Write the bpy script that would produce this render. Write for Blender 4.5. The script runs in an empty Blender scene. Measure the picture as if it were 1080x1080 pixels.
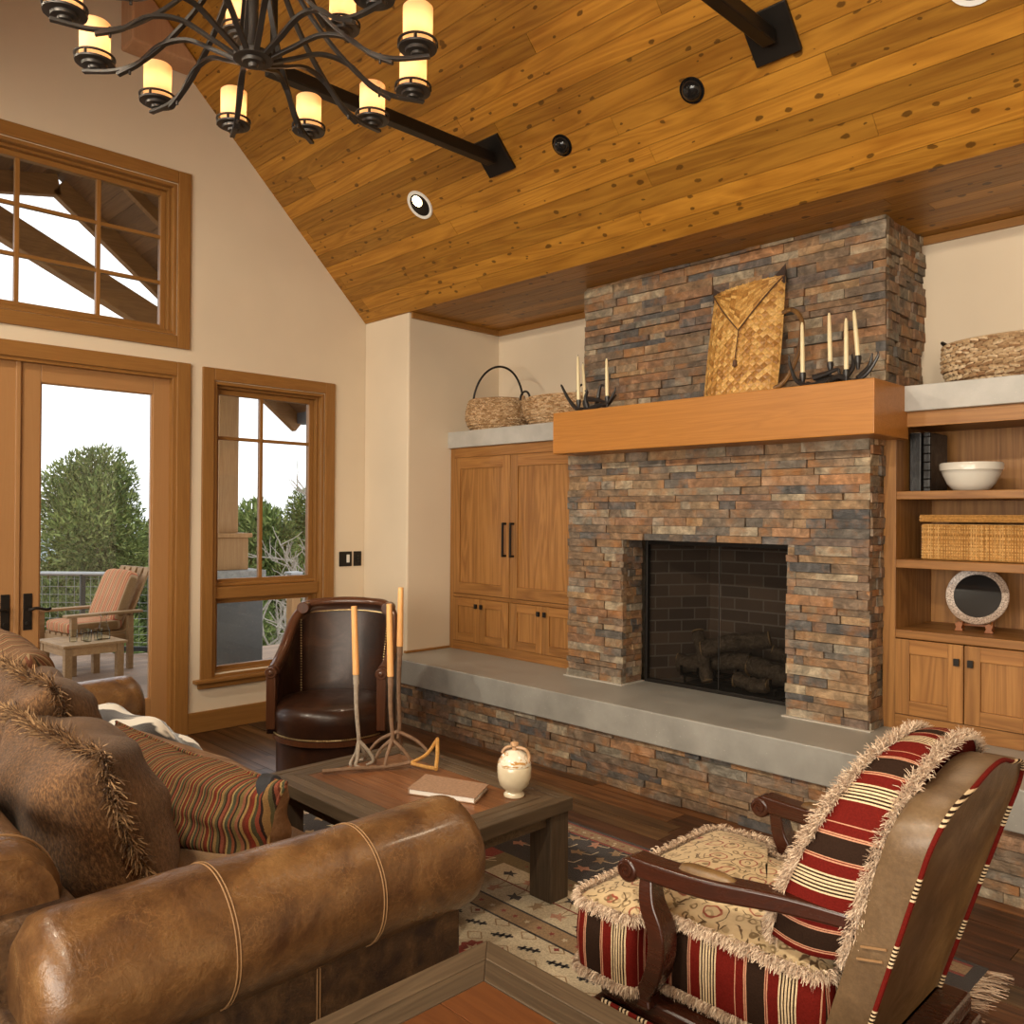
import bpy, bmesh, math, random
from mathutils import Vector, Matrix, noise as mnoise
random.seed(7)
R = math.radians
PI = math.pi
scene = bpy.context.scene
col = scene.collection
rnd = random.random
def ru(a, b): return a + (b - a) * random.random()

# ------------------------------------------------------------------ materials
class G:
    """small wrapper for building a node material"""
    def __init__(s, name):
        s.m = bpy.data.materials.new(name); s.m.use_nodes = True
        s.t = s.m.node_tree
        s.b = s.t.nodes['Principled BSDF']; s.out = s.t.nodes['Material Output']
        s._tc = None
    def node(s, typ, **kw):
        n = s.t.nodes.new(typ)
        for k, v in kw.items(): setattr(n, k, v)
        return n
    def put(s, sock, v):
        if isinstance(v, bpy.types.NodeSocket): s.t.links.new(v, sock)
        elif v is not None:
            if isinstance(v, (tuple, list)) and len(v) == 3 and sock.type == 'RGBA': v = (*v, 1)
            sock.default_value = v
    def tc(s, which='Object'):
        if s._tc is None: s._tc = s.node('ShaderNodeTexCoord')
        return s._tc.outputs[which]
    def map(s, scale=(1, 1, 1), loc=(0, 0, 0), rot=(0, 0, 0), vec=None):
        n = s.node('ShaderNodeMapping'); s.put(n.inputs[0], vec or s.tc())
        n.inputs['Scale'].default_value = scale; n.inputs['Location'].default_value = loc
        n.inputs['Rotation'].default_value = rot
        return n.outputs[0]
    def math(s, op, a, b=None, c=None, clamp=False):
        n = s.node('ShaderNodeMath', operation=op, use_clamp=clamp)
        for i, v in enumerate((a, b, c)):
            if v is not None: s.put(n.inputs[i], v)
        return n.outputs[0]
    def vmath(s, op, a, b=None):
        n = s.node('ShaderNodeVectorMath', operation=op); s.put(n.inputs[0], a)
        if b is not None: s.put(n.inputs[1], b)
        return n.outputs[0]
    def xyz(s, vec):
        n = s.node('ShaderNodeSeparateXYZ'); s.put(n.inputs[0], vec); return n.outputs
    def comb(s, x=0, y=0, z=0):
        n = s.node('ShaderNodeCombineXYZ')
        for i, v in enumerate((x, y, z)): s.put(n.inputs[i], v)
        return n.outputs[0]
    def noise(s, vec, scale=5, detail=4, rough=.55, dist=0, out='Fac'):
        n = s.node('ShaderNodeTexNoise'); s.put(n.inputs['Vector'], vec)
        n.inputs['Scale'].default_value = scale; n.inputs['Detail'].default_value = detail
        n.inputs['Roughness'].default_value = rough; n.inputs['Distortion'].default_value = dist
        return n.outputs[out]
    def voro(s, vec, scale=5, feature='F1', out='Distance', rand=1):
        n = s.node('ShaderNodeTexVoronoi', feature=feature); s.put(n.inputs['Vector'], vec)
        n.inputs['Scale'].default_value = scale
        if 'Randomness' in n.inputs: n.inputs['Randomness'].default_value = rand
        return n.outputs[out]
    def wave(s, vec, scale=5, dist=0, detail=2, dscale=1, typ='BANDS', direction='X'):
        n = s.node('ShaderNodeTexWave', wave_type=typ); s.put(n.inputs['Vector'], vec)
        if typ == 'BANDS': n.bands_direction = direction
        n.inputs['Scale'].default_value = scale; n.inputs['Distortion'].default_value = dist
        n.inputs['Detail'].default_value = detail; n.inputs['Detail Scale'].default_value = dscale
        return n.outputs['Fac']
    def ramp(s, fac, stops, interp='LINEAR'):
        n = s.node('ShaderNodeValToRGB'); s.put(n.inputs[0], fac); cr = n.color_ramp
        cr.interpolation = interp
        while len(cr.elements) < len(stops): cr.elements.new(.5)
        for e, (p, c) in zip(cr.elements, stops):
            e.position = p; e.color = (c, c, c, 1) if isinstance(c, (int, float)) else (*c, 1)
        return n.outputs[0]
    def mix(s, fac, a, b, blend='MIX'):
        n = s.node('ShaderNodeMix', data_type='RGBA', blend_type=blend)
        s.put(n.inputs[0], fac); s.put(n.inputs[6], a); s.put(n.inputs[7], b)
        return n.outputs[2]
    def island(s):
        return s.node('ShaderNodeNewGeometry').outputs['Random Per Island']
    def bump(s, h, strength=.3, dist=.01, normal=None):
        n = s.node('ShaderNodeBump'); s.put(n.inputs['Height'], h)
        n.inputs['Strength'].default_value = strength; n.inputs['Distance'].default_value = dist
        if normal: s.put(n.inputs['Normal'], normal)
        return n.outputs[0]
    def done(s, color=None, rough=None, bump=None, metal=None, spec=None, coat=None, sheen=None):
        b = s.b.inputs
        s.put(b['Base Color'], color); s.put(b['Roughness'], rough); s.put(b['Metallic'], metal)
        s.put(b['Normal'], bump); s.put(b['Specular IOR Level'], spec)
        if coat is not None: s.put(b['Coat Weight'], coat); b['Coat Roughness'].default_value = .15
        if sheen is not None: s.put(b['Sheen Weight'], sheen)
        return s.m

def plain(name, c, rough=.5, metal=0, spec=.5, coat=None, noise=None):
    g = G(name)
    colr = c
    bp = None
    if noise:
        nz = g.noise(g.tc(), noise, 4)
        colr = g.mix(1, c, g.ramp(nz, [(.3, .75), (.7, 1.2)]), 'MULTIPLY')
        bp = g.bump(nz, .25, .004)
    return g.done(colr, rough, bp, metal, spec, coat)

def mul(c, k): return tuple(x * k for x in c)

def wood(name, base, dark, axis='x', grain=1.0, rough=.42, knots=0, streak=.55, var=.25, bump=.12, spec=.4, coat=None, ring=6):
    """timber: grain drawn out along one object axis, each separate board its own tone"""
    g = G(name)
    sc = [16, 16, 16]; sc['xyz'.index(axis)] = .9
    isl = g.island()
    off = g.vmath('MULTIPLY', g.comb(isl, isl, isl), (37., 53., 71.))
    v0 = g.vmath('ADD', g.tc(), off)
    v = g.map(tuple(x * grain for x in sc), vec=v0)
    n1 = g.noise(v, 1.0, 5, .6, .6)
    fine = g.noise(g.map(tuple(x * grain * 7 for x in sc), vec=v0), 1.0, 3, .6)
    sc2 = [ring, ring, ring]; sc2['xyz'.index(axis)] = .35
    rg = g.noise(g.map(tuple(x * grain for x in sc2), vec=v0), 1.2, 3, .5, 1.2)
    bands = g.math('FRACT', g.math('MULTIPLY', rg, 9.0))
    bands = g.math('ABSOLUTE', g.math('SUBTRACT', bands, .5))
    f = g.math('ADD', g.math('MULTIPLY', n1, .5), g.math('MULTIPLY', bands, .62))
    f = g.math('ADD', f, g.math('MULTIPLY', g.math('SUBTRACT', fine, .5), .35))
    c = g.mix(g.ramp(f, [(.15, 0), (.75, 1)]), dark, base)
    c = g.mix(streak, base, c)
    tone = g.ramp(isl, [(0, 1 - var), (1, 1 + var * .6)])
    c = g.mix(1, c, tone, 'MULTIPLY')
    h = f
    if knots:
        xs = g.xyz(v0); across = g.math('SUBTRACT', xs[1], xs[2])
        wob = g.xyz(g.noise(v0, 26, 2, out='Color'))
        kv = g.comb(g.math('ADD', g.math('MULTIPLY', xs[0], 1 / .15), g.math('MULTIPLY', wob[0], .16)), g.math('ADD', g.math('MULTIPLY', across, .707 / .085), g.math('MULTIPLY', wob[1], .22)), 0)
        vn = g.node('ShaderNodeTexVoronoi', voronoi_dimensions='2D'); g.put(vn.inputs['Vector'], kv); vn.inputs['Scale'].default_value = 1
        kd = vn.outputs['Distance']; kc = g.xyz(vn.outputs['Color'])[0]
        size = g.math('MULTIPLY', g.math('SUBTRACT', kc, 1 - knots, clamp=True), .17 / knots)
        k = g.math('SUBTRACT', 1, g.math('DIVIDE', kd, g.math('ADD', size, .001)), clamp=True)
        k = g.math('MULTIPLY', g.ramp(k, [(.0, 0), (.25, 1)]), g.math('GREATER_THAN', kc, 1 - knots))
        c = g.mix(g.math('MULTIPLY', k, .8), c, mul(dark, .28))
    return g.done(c, g.ramp(f, [(0, rough + .1), (1, rough)]), g.bump(f, bump, .003), spec=spec, coat=coat)

def leather(name, base, dark, light, rough=.34, scale=1.0, veins=.35, spec=.5, coat=.0, bmp=.25):
    g = G(name)
    big = g.noise(g.tc(), 3.2 * scale, 4, .6, .8)
    c = g.ramp(big, [(.3, dark), (.52, base), (.72, light)])
    vv = g.vmath('ADD', g.map((26 * scale,) * 3), g.vmath('MULTIPLY', g.noise(g.tc(), 10 * scale, 4, out='Color'), (3.2, 3.2, 3.2)))
    ve = g.voro(vv, .9, 'DISTANCE_TO_EDGE')
    line = g.ramp(ve, [(0, 1), (.06, 0)])
    msk = g.ramp(g.noise(g.tc(), 5 * scale, 3), [(.45, 0), (.62, 1)])
    c = g.mix(g.math('MULTIPLY', g.math('MULTIPLY', line, msk), veins), c, mul(light, 1.5))
    fine = g.noise(g.tc(), 110, 5, .75)
    c = g.mix(.7, c, g.mix(1, c, g.ramp(fine, [(.3, .7), (.7, 1.25)]), 'MULTIPLY'))
    h = g.math('ADD', g.math('MULTIPLY', fine, .25), g.math('MULTIPLY', g.noise(g.tc(), 9 * scale, 4, .6, .5), 1.2))
    return g.done(c, g.ramp(big, [(.3, rough + .12), (.7, rough)]), g.bump(h, bmp, .008), spec=spec, coat=coat)

# ------------------------------------------------------------------ mesh builder
class MB:
    def __init__(s): s.v = []; s.f = []; s.mi = []; s.uv = None
    def add(s, vs, fs, m=0):
        o = len(s.v); s.v += [tuple(v) for v in vs]
        s.f += [tuple(i + o for i in f) for f in fs]; s.mi += [m] * len(fs)
    def box(s, x0, x1, y0, y1, z0, z1, m=0):
        s.add([(x, y, z) for z in (z0, z1) for y in (y0, y1) for x in (x0, x1)],
              [(0, 2, 3, 1), (4, 5, 7, 6), (0, 1, 5, 4), (2, 6, 7, 3), (0, 4, 6, 2), (1, 3, 7, 5)], m)
    def obox(s, c, ax, ay, az, hx, hy, hz, m=0, taper=1.0):
        c, ax, ay, az = Vector(c), Vector(ax), Vector(ay), Vector(az)
        vs = []
        for k in (-1, 1):
            t = 1.0 if k < 0 else taper
            for j in (-1, 1):
                for i in (-1, 1): vs.append(c + ax * i * hx * t + ay * j * hy * t + az * k * hz)
        s.add(vs, [(0, 2, 3, 1), (4, 5, 7, 6), (0, 1, 5, 4), (2, 6, 7, 3), (0, 4, 6, 2), (1, 3, 7, 5)], m)
    def beam(s, p0, p1, w, h, up=(0, 0, 1), m=0):
        p0, p1 = Vector(p0), Vector(p1); d = (p1 - p0); L = d.length; d.normalize()
        up = Vector(up); a = d.cross(up)
        if a.length < 1e-4: a = d.cross(Vector((1, 0, 0)))
        a.normalize(); b = a.cross(d)
        s.obox((p0 + p1) / 2, a, b, d, w / 2, h / 2, L / 2, m)
    def lathe(s, prof, c=(0, 0, 0), n=24, m=0, axis=(0, 0, 1), arc=None, sx=1, sy=1):
        c = Vector(c); q = Vector((0, 0, 1)).rotation_difference(Vector(axis))
        o = len(s.v); k = len(prof)
        for i in range(n):
            a = 2 * PI * i / n
            for r, z in prof: s.v.append(tuple(c + q @ Vector((r * math.cos(a) * sx, r * math.sin(a) * sy, z))))
        for i in range(n):
            j = (i + 1) % n
            for p in range(k - 1):
                s.f.append((o + i * k + p, o + j * k + p, o + j * k + p + 1, o + i * k + p + 1)); s.mi.append(m)
        if prof[0][0] > 1e-5: s.f.append(tuple(o + i * k for i in reversed(range(n)))); s.mi.append(m)
        if prof[-1][0] > 1e-5: s.f.append(tuple(o + i * k + k - 1 for i in range(n))); s.mi.append(m)
    def cyl(s, p0, p1, r0, r1=None, n=16, m=0):
        p0, p1 = Vector(p0), Vector(p1); d = p1 - p0
        s.lathe([(r0, 0), (r1 if r1 is not None else r0, d.length)], p0, n, m, d.normalized())
    def tube(s, pts, r, n=8, closed=False, m=0, cap=True, flat=None, up=None):
        """round (or flat=(w,h) rectangular) section swept along points; r a number or a list"""
        P = [Vector(p) for p in pts]; N = len(P); o = len(s.v)
        rr = r if isinstance(r, (list, tuple)) else [r] * N
        T = []
        for i in range(N):
            a = P[(i - 1) % N] if closed or i else P[0]; b = P[(i + 1) % N] if closed or i < N - 1 else P[-1]
            t = b - a; T.append(t.normalized() if t.length > 1e-9 else Vector((0, 0, 1)))
        nrm = Vector(up) if up else (Vector((0, 0, 1)) if abs(T[0].z) < .9 else Vector((1, 0, 0)))
        k = 4 if flat else n
        for i in range(N):
            if up: nrm = Vector(up)
            nrm = nrm - T[i] * nrm.dot(T[i])
            if nrm.length < 1e-6: nrm = T[i].orthogonal()
            nrm.normalize(); bn = T[i].cross(nrm)
            if flat:
                w, h = flat[0] * rr[i], flat[1] * rr[i]
                for a, b in ((-1, -1), (1, -1), (1, 1), (-1, 1)): s.v.append(tuple(P[i] + bn * a * w + nrm * b * h))
            else:
                for q in range(n):
                    a = 2 * PI * q / n; s.v.append(tuple(P[i] + (nrm * math.cos(a) + bn * math.sin(a)) * rr[i]))
        for i in range(N if closed else N - 1):
            j = (i + 1) % N
            for q in range(k):
                q2 = (q + 1) % k
                s.f.append((o + i * k + q, o + i * k + q2, o + j * k + q2, o + j * k + q)); s.mi.append(m)
        if cap and not closed:
            s.f.append(tuple(o + q for q in reversed(range(k)))); s.mi.append(m)
            s.f.append(tuple(o + (N - 1) * k + q for q in range(k))); s.mi.append(m)
    def prism(s, poly, vec, m=0):
        n = len(poly); vec = Vector(vec); P = [Vector(p) for p in poly]
        s.add(P + [p + vec for p in P], [tuple(reversed(range(n))), tuple(range(n, 2 * n))] +
              [(i, (i + 1) % n, (i + 1) % n + n, i + n) for i in range(n)], m)
    def grid(s, fn, nu, nv, m=0, closeu=False, closev=False):
        o = len(s.v)
        for i in range(nu):
            for j in range(nv): s.v.append(tuple(fn(i, j)))
        for i in range(nu if closeu else nu - 1):
            for j in range(nv if closev else nv - 1):
                i2, j2 = (i + 1) % nu, (j + 1) % nv
                mm = m(i, j) if callable(m) else m
                s.f.append((o + i * nv + j, o + i2 * nv + j, o + i2 * nv + j2, o + i * nv + j2)); s.mi.append(mm)
    def xf(s, M, start=0):
        for i in range(start, len(s.v)): s.v[i] = tuple(M @ Vector(s.v[i]))
        return s
    def build(s, name, mats, parent=None, bevel=0, smooth=False, angle=40, subsurf=0, segs=2, recalc=True):
        me = bpy.data.meshes.new(name); me.from_pydata(s.v, [], s.f)
        mats = mats if isinstance(mats, (list, tuple)) else [mats]
        for m in mats: me.materials.append(m)
        if len(mats) > 1: me.polygons.foreach_set('material_index', s.mi)
        me.update()
        if recalc:
            b = bmesh.new(); b.from_mesh(me); bmesh.ops.recalc_face_normals(b, faces=b.faces); b.to_mesh(me); b.free()
        if smooth:
            me.polygons.foreach_set('use_smooth', [True] * len(me.polygons))
            if angle < 180: me.set_sharp_from_angle(angle=R(angle))
        o = bpy.data.objects.new(name, me); col.objects.link(o)
        if parent: o.parent = parent
        if bevel:
            b = o.modifiers.new('bevel', 'BEVEL'); b.width = bevel; b.segments = segs; b.limit_method = 'ANGLE'; b.angle_limit = R(40)
            b.harden_normals = False
        if subsurf:
            q = o.modifiers.new('sub', 'SUBSURF'); q.levels = q.render_levels = subsurf
        return o

def tag(o, label=None, cat=None, group=None, kind=None):
    if label: o['label'] = label
    if cat: o['category'] = cat
    if group: o['group'] = group
    if kind: o['kind'] = kind
    return o
def empty(name, loc=(0, 0, 0), rz=0, label=None, cat=None, group=None, kind=None):
    o = bpy.data.objects.new(name, None); col.objects.link(o)
    o.location = loc; o.rotation_euler = (0, 0, rz); o.empty_display_size = .1
    return tag(o, label, cat, group, kind)
def box_obj(name, m, b, parent=None, bevel=0.003, **k):
    q = MB(); q.box(*b); return q.build(name, m, parent, bevel=bevel, **k)
def copy_tree(o, parent=None):
    c = o.copy(); col.objects.link(c)
    if parent: c.parent = parent
    for ch in [x for x in scene.objects if x.parent == o]: copy_tree(ch, c)
    return c
def bez(pts, n=12):
    """Catmull-Rom through points"""
    P = [Vector(p) for p in pts]; P = [P[0] * 2 - P[1]] + P + [P[-1] * 2 - P[-2]]
    out = []
    for i in range(1, len(P) - 2):
        for k in range(n):
            t = k / n; a, b, c, d = P[i - 1:i + 3]
            out.append(.5 * ((2 * b) + (c - a) * t + (2 * a - 5 * b + 4 * c - d) * t * t + (3 * b - a - 3 * c + d) * t ** 3))
    out.append(P[-2]); return out

# camera (level eye 1.5 m above the floor)
cam_d = bpy.data.cameras.new('camera'); cam = bpy.data.objects.new('camera', cam_d); col.objects.link(cam)
yaw, pitch, roll = R(135.73258924), R(0.25248482), R(0.41475601)
fw = Vector((math.cos(pitch) * math.cos(yaw), math.cos(pitch) * math.sin(yaw), math.sin(pitch)))
r_ = Vector((math.sin(yaw), -math.cos(yaw), 0)); u_ = r_.cross(fw)
rt = r_ * math.cos(roll) + u_ * math.sin(roll); up = -r_ * math.sin(roll) + u_ * math.cos(roll)
mw = Matrix((rt, up, -fw)).transposed().to_4x4(); mw.translation = (0, 0, 1.5)
cam.matrix_world = mw
cam_d.sensor_width = 36; cam_d.lens = 36 * 891.234 / 1080; cam_d.clip_start = .05; cam_d.clip_end = 300
scene.camera = cam

# ------------------------------------------------------------------ palette
m_wall = None
def _wall():
    g = G('plaster'); n = g.noise(g.tc(), 22, 5, .6)
    c = g.mix(1, (.70, .585, .44), g.ramp(g.noise(g.tc(), 1.2, 3), [(.35, .96), (.65, 1.03)]), 'MULTIPLY')
    return g.done(c, .85, g.bump(n, .08, .004), spec=.2)
m_wall = _wall()
m_ceil = wood('cedar_ceiling', (.50, .235, .031), (.25, .095, .008), 'x', 1.0, .36, knots=.68, streak=.95, var=.30, spec=.4, ring=5)
m_trimz = wood('fir_trim_vertical', (.31, .145, .038), (.17, .066, .014), 'z', 1.3, .35, streak=.5, var=.12)
m_trimy = wood('fir_trim_along', (.31, .145, .038), (.17, .066, .014), 'y', 1.3, .35, streak=.5, var=.12)
m_trimx = wood('fir_trim_across', (.36, .17, .045), (.20, .08, .016), 'x', 1.3, .35, streak=.5, var=.12)
m_cabz = wood('cherry_cabinet_vertical', (.42, .198, .056), (.18, .070, .015), 'z', .8, .36, streak=.9, var=.22)
m_cabx = wood('cherry_cabinet_across', (.39, .18, .050), (.18, .070, .015), 'x', .8, .36, streak=.9, var=.22)
m_mant = wood('mantel_fir', (.46, .19, .035), (.28, .10, .014), 'x', 1.2, .34, streak=.6, var=.0, ring=9)
m_black = plain('blackened_iron', (.022, .018, .015), .45, .6)
m_blackgloss = plain('black_gloss', (.01, .01, .01), .12)
# ------------------------------------------------------------------ room shell
XW = -5.64; YR = 1.41; ZE = 3.02; YN = 3.85; ZR = ZE + YN - YR; YS = YR - (YN - YR)
XE = 3.4; YB = -3.6
def roofz(y): return min(ZE + (YN - abs(y - YR) - YR), ZR)

# floor boards
def floor_mat():
    g = G('reclaimed_floor'); isl = g.island()
    off = g.vmath('MULTIPLY', g.comb(isl, isl, isl), (31., 17., 9.))
    v0 = g.vmath('ADD', g.tc(), off)
    n = g.noise(g.map((1.2, 22, 22), vec=v0), 1, 6, .65, .8)
    c = g.ramp(n, [(.28, (.014, .006, .003)), (.5, (.062, .027, .011)), (.75, (.15, .072, .030))])
    tone = g.ramp(isl, [(0, (.35, .30, .28)), (.3, (1.15, .85, .7)), (.5, (.55, .62, .58)), (.75, (1.7, 1.4, 1.0)), (1, (1.1, 1.6, 1.7))])
    c = g.mix(1, c, tone, 'MULTIPLY')
    return g.done(c, g.ramp(n, [(.3, .38), (.7, .28)]), g.bump(n, .25, .004), spec=.45)
m_floor = floor_mat()
b = MB(); y = YB; rng = random.Random(3)
while y < YN + .6:
    w = rng.choice((.11, .135, .16)); x = XW - .3 - rng.random() * 1.5
    while x < XE:
        L = rng.uniform(1.0, 2.6)
        x1 = min(x + L, XE); x0 = max(x, XW - .02)
        if x1 > x0: b.box(x0 + .0012, x1 - .0012, y + .0012, y + w - .0012, -.05, rng.uniform(-.0012, 0))
        x += L
    y += w
b.box(XW - .15, XE, YB, YN + 1.1, -.12, -.045)
tag(b.build('floor', m_floor), kind='structure')

# sloped ceilings, boarded
def boards(w, length, rows_len, L0, th, seed, x0, gap=.0025):
    """boards in a local frame: x along the room, y up the slope, z = outward"""
    q = MB(); rg = random.Random(seed); v = 0
    while v < rows_len - 1e-4:
        v1 = min(v + w, rows_len); x = x0 - rg.random() * L0
        while x < x0 + length:
            L = rg.uniform(.5, 1.25) * L0; a = max(x, x0); c = min(x + L, x0 + length)
            if c > a + .01: q.box(a + .0008, c - .0008, v + gap * .5, v1 - gap * .5, 0, th)
            x += L
        v = v1
    q.box(x0, x0 + length, 0, rows_len, .006, th + .03)
    return q
SL = (YN - YR) * math.sqrt(2)
far = boards(.104, XE - XW, SL, 3.0, .02, 11, XW)
far.xf(Matrix.Translation((0, YN, ZE)) @ Matrix.Rotation(R(135), 4, 'X') @ Matrix.Diagonal((1, 1, -1, 1)))
o = far.build('ceiling', m_ceil); tag(o, kind='structure')
near = boards(.104, XE - XW, SL, 3.0, .02, 12, XW)
near.xf(Matrix.Translation((0, YS, ZE)) @ Matrix.Rotation(R(45), 4, 'X'))
tag(near.build('ceiling_south', m_ceil), kind='structure')
# flat boarded soffit over the alcove, and flat ceiling at the camera's back
q = boards(.104, XE - XW, 1.05, 3.0, .02, 13, XW); q.xf(Matrix.Translation((0, YN, ZE)))
tag(q.build('ceiling_soffit', m_ceil), kind='structure')
q = boards(.104, XE - XW, YS - YB, 3.0, .02, 14, XW); q.xf(Matrix.Translation((0, YB, ZE)))
tag(q.build('ceiling_back', m_ceil), kind='structure')

# west wall with its openings, cut in strips
openings = [(.49, 2.335, 0, 2.42), (.49, 2.335, 2.695, 3.71), (2.605, 3.48, .385, 2.42)]
b = MB()
ys = sorted({YB, YS, YR, YN, YN + 1.0} | {o[0] for o in openings} | {o[1] for o in openings})
for ya, yb in zip(ys, ys[1:]):
    ym = (ya + yb) / 2
    cuts = sorted((o[2], o[3]) for o in openings if o[0] <= ym <= o[1])
    z = 0
    def top(y): return ZE if y <= YS or y >= YN else roofz(y)
    segs = []
    for a, c in cuts:
        if a > z: segs.append((z, a, a))
        z = c
    segs.append((z, top(ya) + .02, top(yb) + .02))
    for z0, za, zb in segs:
        b.prism([(XW, ya, z0), (XW, yb, z0), (XW, yb, zb), (XW, ya, za)], (-.15, 0, 0))
tag(b.build('wall_west', m_wall), kind='structure')
b = MB()
b.box(XW, -5.07, YN, 4.95, 0, ZE)
tag(b.build('wall_north_bay', m_wall, bevel=.012), kind='structure')
b = MB()
b.box(-5.07, -.33, 4.78, 4.95, 0, ZE)
tag(b.build('wall_north', m_wall), kind='structure')
b = MB(); b.box(-.33, XE, YN, 4.95, 0, ZE)
tag(b.build('wall_north_return', m_wall, bevel=.012), kind='structure')
b = MB(); b.prism([(XE, YB, 0), (XE, YN, 0), (XE, YN, ZE), (XE, YR, ZR), (XE, YS, ZE), (XE, YB, ZE)], (.15, 0, 0))
tag(b.build('wall_east', m_wall), kind='structure')
# unseen south wall, with an opening added for the fill light behind the camera
b = MB()
b.box(XW, -2.6, YB - .15, YB, 0, ZE); b.box(3.0, XE, YB - .15, YB, 0, ZE)
b.box(-2.6, 3.0, YB - .15, YB, 0, .35); b.box(-2.6, 3.0, YB - .15, YB, 2.75, ZE)
tag(b.build('wall_south', m_wall), kind='structure')

# thin light trim where the soffit meets the alcove walls
b = MB()
b.box(-5.07, -5.05, YN + .02, 4.78, ZE - .045, ZE); b.box(-5.07, -3.70, 4.76, 4.78, ZE - .045, ZE); b.box(-1.72, -.33, 4.76, 4.78, ZE - .045, ZE)
tag(b.build('trim_1', m_trimx, bevel=.004), kind='structure')
b = MB(); b.box(XW, XW + .018, 2.425, YN, 0, .142); b.box(XW, -5.07, YN - .018, YN, 0, .142)
tag(b.build('baseboard_west', m_trimy, bevel=.004), kind='structure')
b = MB(); b.box(-5.071, -5.058, YN - .012, 4.262, .467, .485); b.box(-5.09, -5.071, YN - .012, YN + .002, .467, .485)
tag(b.build('trim_2', m_trimx, bevel=.003), kind='structure')

# ------------------------------------------------------------------ windows and doors
def glass_mat(name='window_glass', tint=(.97, .98, .98), refl=1.0):
    g = G(name)
    tr = g.node('ShaderNodeBsdfTransparent'); tr.inputs[0].default_value = (*tint, 1)
    gl = g.node('ShaderNodeBsdfGlossy'); gl.inputs['Roughness'].default_value = .02
    fr = g.node('ShaderNodeFresnel'); fr.inputs[0].default_value = 1.45
    mx = g.node('ShaderNodeMixShader')
    g.put(mx.inputs[0], g.math('MULTIPLY', fr.outputs[0], refl))
    g.t.links.new(tr.outputs[0], mx.inputs[1]); g.t.links.new(gl.outputs[0], mx.inputs[2])
    g.t.links.new(mx.outputs[0], g.out.inputs[0]); return g.m
m_glass = glass_mat()

def frame_y(q, x0, x1, ya, yb, za, zb, w, wb=None, m=(0, 1)):
    """a four-sided frame lying in the wall's plane: uprights material m[0], rails m[1]"""
    wb = w if wb is None else wb
    q.box(x0, x1, ya, ya + w, za, zb, m[0]); q.box(x0, x1, yb - w, yb, za, zb, m[0])
    q.box(x0, x1, ya + w, yb - w, zb - w, zb, m[1])
    if wb: q.box(x0, x1, ya + w, yb - w, za, za + wb, m[1])
TM = [m_trimz, m_trimy]
def casing(name, parent, ya, yb, za, zb, w=.088, sill=True):
    q = MB()
    frame_y(q, XW - .002, XW + .02, ya - w, yb + w, za - (w if sill else 0), zb + w, w - .004, w - .004 if sill else 0)
    o = q.build(name, TM, parent, bevel=.005)
    q = MB()   # jamb lining the depth of the wall, stepped
    frame_y(q, XW - .14, XW + .004, ya, yb, za, zb, .022, .022 if sill else 0)
    frame_y(q, XW - .13, XW - .045, ya + .022, yb - .022, za + (.022 if sill else 0), zb - .022, .018, .018 if sill else 0)
    q.build('jamb', TM, parent, bevel=.003)
# upper window
w1 = empty('window_1', (0, 0, 0), kind='structure')
casing('window_casing', w1, .49, 2.335, 2.695, 3.71)
q = MB(); frame_y(q, -5.775, -5.725, .53, 2.295, 2.735, 3.67, .034)
q.build('sash', TM, w1, bevel=.004)
q = MB()
for yy in (.94, 1.405, 1.87): q.box(-5.77, -5.733, yy - .013, yy + .013, 2.76, 3.65, 0)
for zz in (3.055, 3.36): q.box(-5.765, -5.735, .56, 2.27, zz - .012, zz + .012, 1)
q.build('muntin', TM, w1, bevel=.003)
q = MB(); q.box(-5.754, -5.750, .56, 2.27, 2.76, 3.65); q.build('pane', m_glass, w1)
# tall window with a lower vent
w2 = empty('window_2', (0, 0, 0), kind='structure')
q = MB(); frame_y(q, XW - .002, XW + .02, 2.517, 3.568, .34, 2.508, .084, 0)
q.build('window_casing', TM, w2, bevel=.005)
q = MB(); frame_y(q, XW - .14, XW + .004, 2.605, 3.48, .36, 2.42, .022); frame_y(q, XW - .13, XW - .045, 2.627, 3.458, .38, 2.398, .018)
q.build('jamb', TM, w2, bevel=.003)
q = MB(); q.box(XW - .01, XW + .05, 2.47, 3.615, .335, .362, 0); q.box(XW - .002, XW + .024, 2.50, 3.585, .295, .337, 0)
q.build('stool', m_trimy, w2, bevel=.006)
q = MB(); q.box(XW - .13, XW - .02, 2.627, 3.458, .90, .985, 0); q.box(XW - .13, XW - .06, 2.627, 3.458, .985, 1.01)
q.build('transom', m_trimy, w2, bevel=.008)
q = MB(); frame_y(q, -5.775, -5.725, 2.645, 3.44, 1.0, 2.38, .036); q.build('sash', TM, w2, bevel=.004)
q = MB(); frame_y(q, -5.775, -5.725, 2.645, 3.44, .385, .90, .036); q.build('sash', TM, w2, bevel=.004)
q = MB(); q.box(-5.77, -5.733, 3.0, 3.026, 1.03, 2.35, 0); q.box(-5.765, -5.735, 2.68, 3.41, 2.025, 2.049, 1)
q.build('muntin', TM, w2, bevel=.003)
q = MB(); q.box(-5.754, -5.750, 2.68, 3.41, 1.03, 2.35); q.build('pane', m_glass, w2)
q = MB(); q.box(-5.754, -5.750, 2.68, 3.41, .42, .87); q.build('pane', m_glass, w2)
q = MB(); q.box(-5.72, -5.70, 3.12, 3.26, .425, .437); q.box(-5.72, -5.705, 3.17, 3.18, .39, .43)
q.build('window_latch', m_black, w2, bevel=.002)
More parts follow.
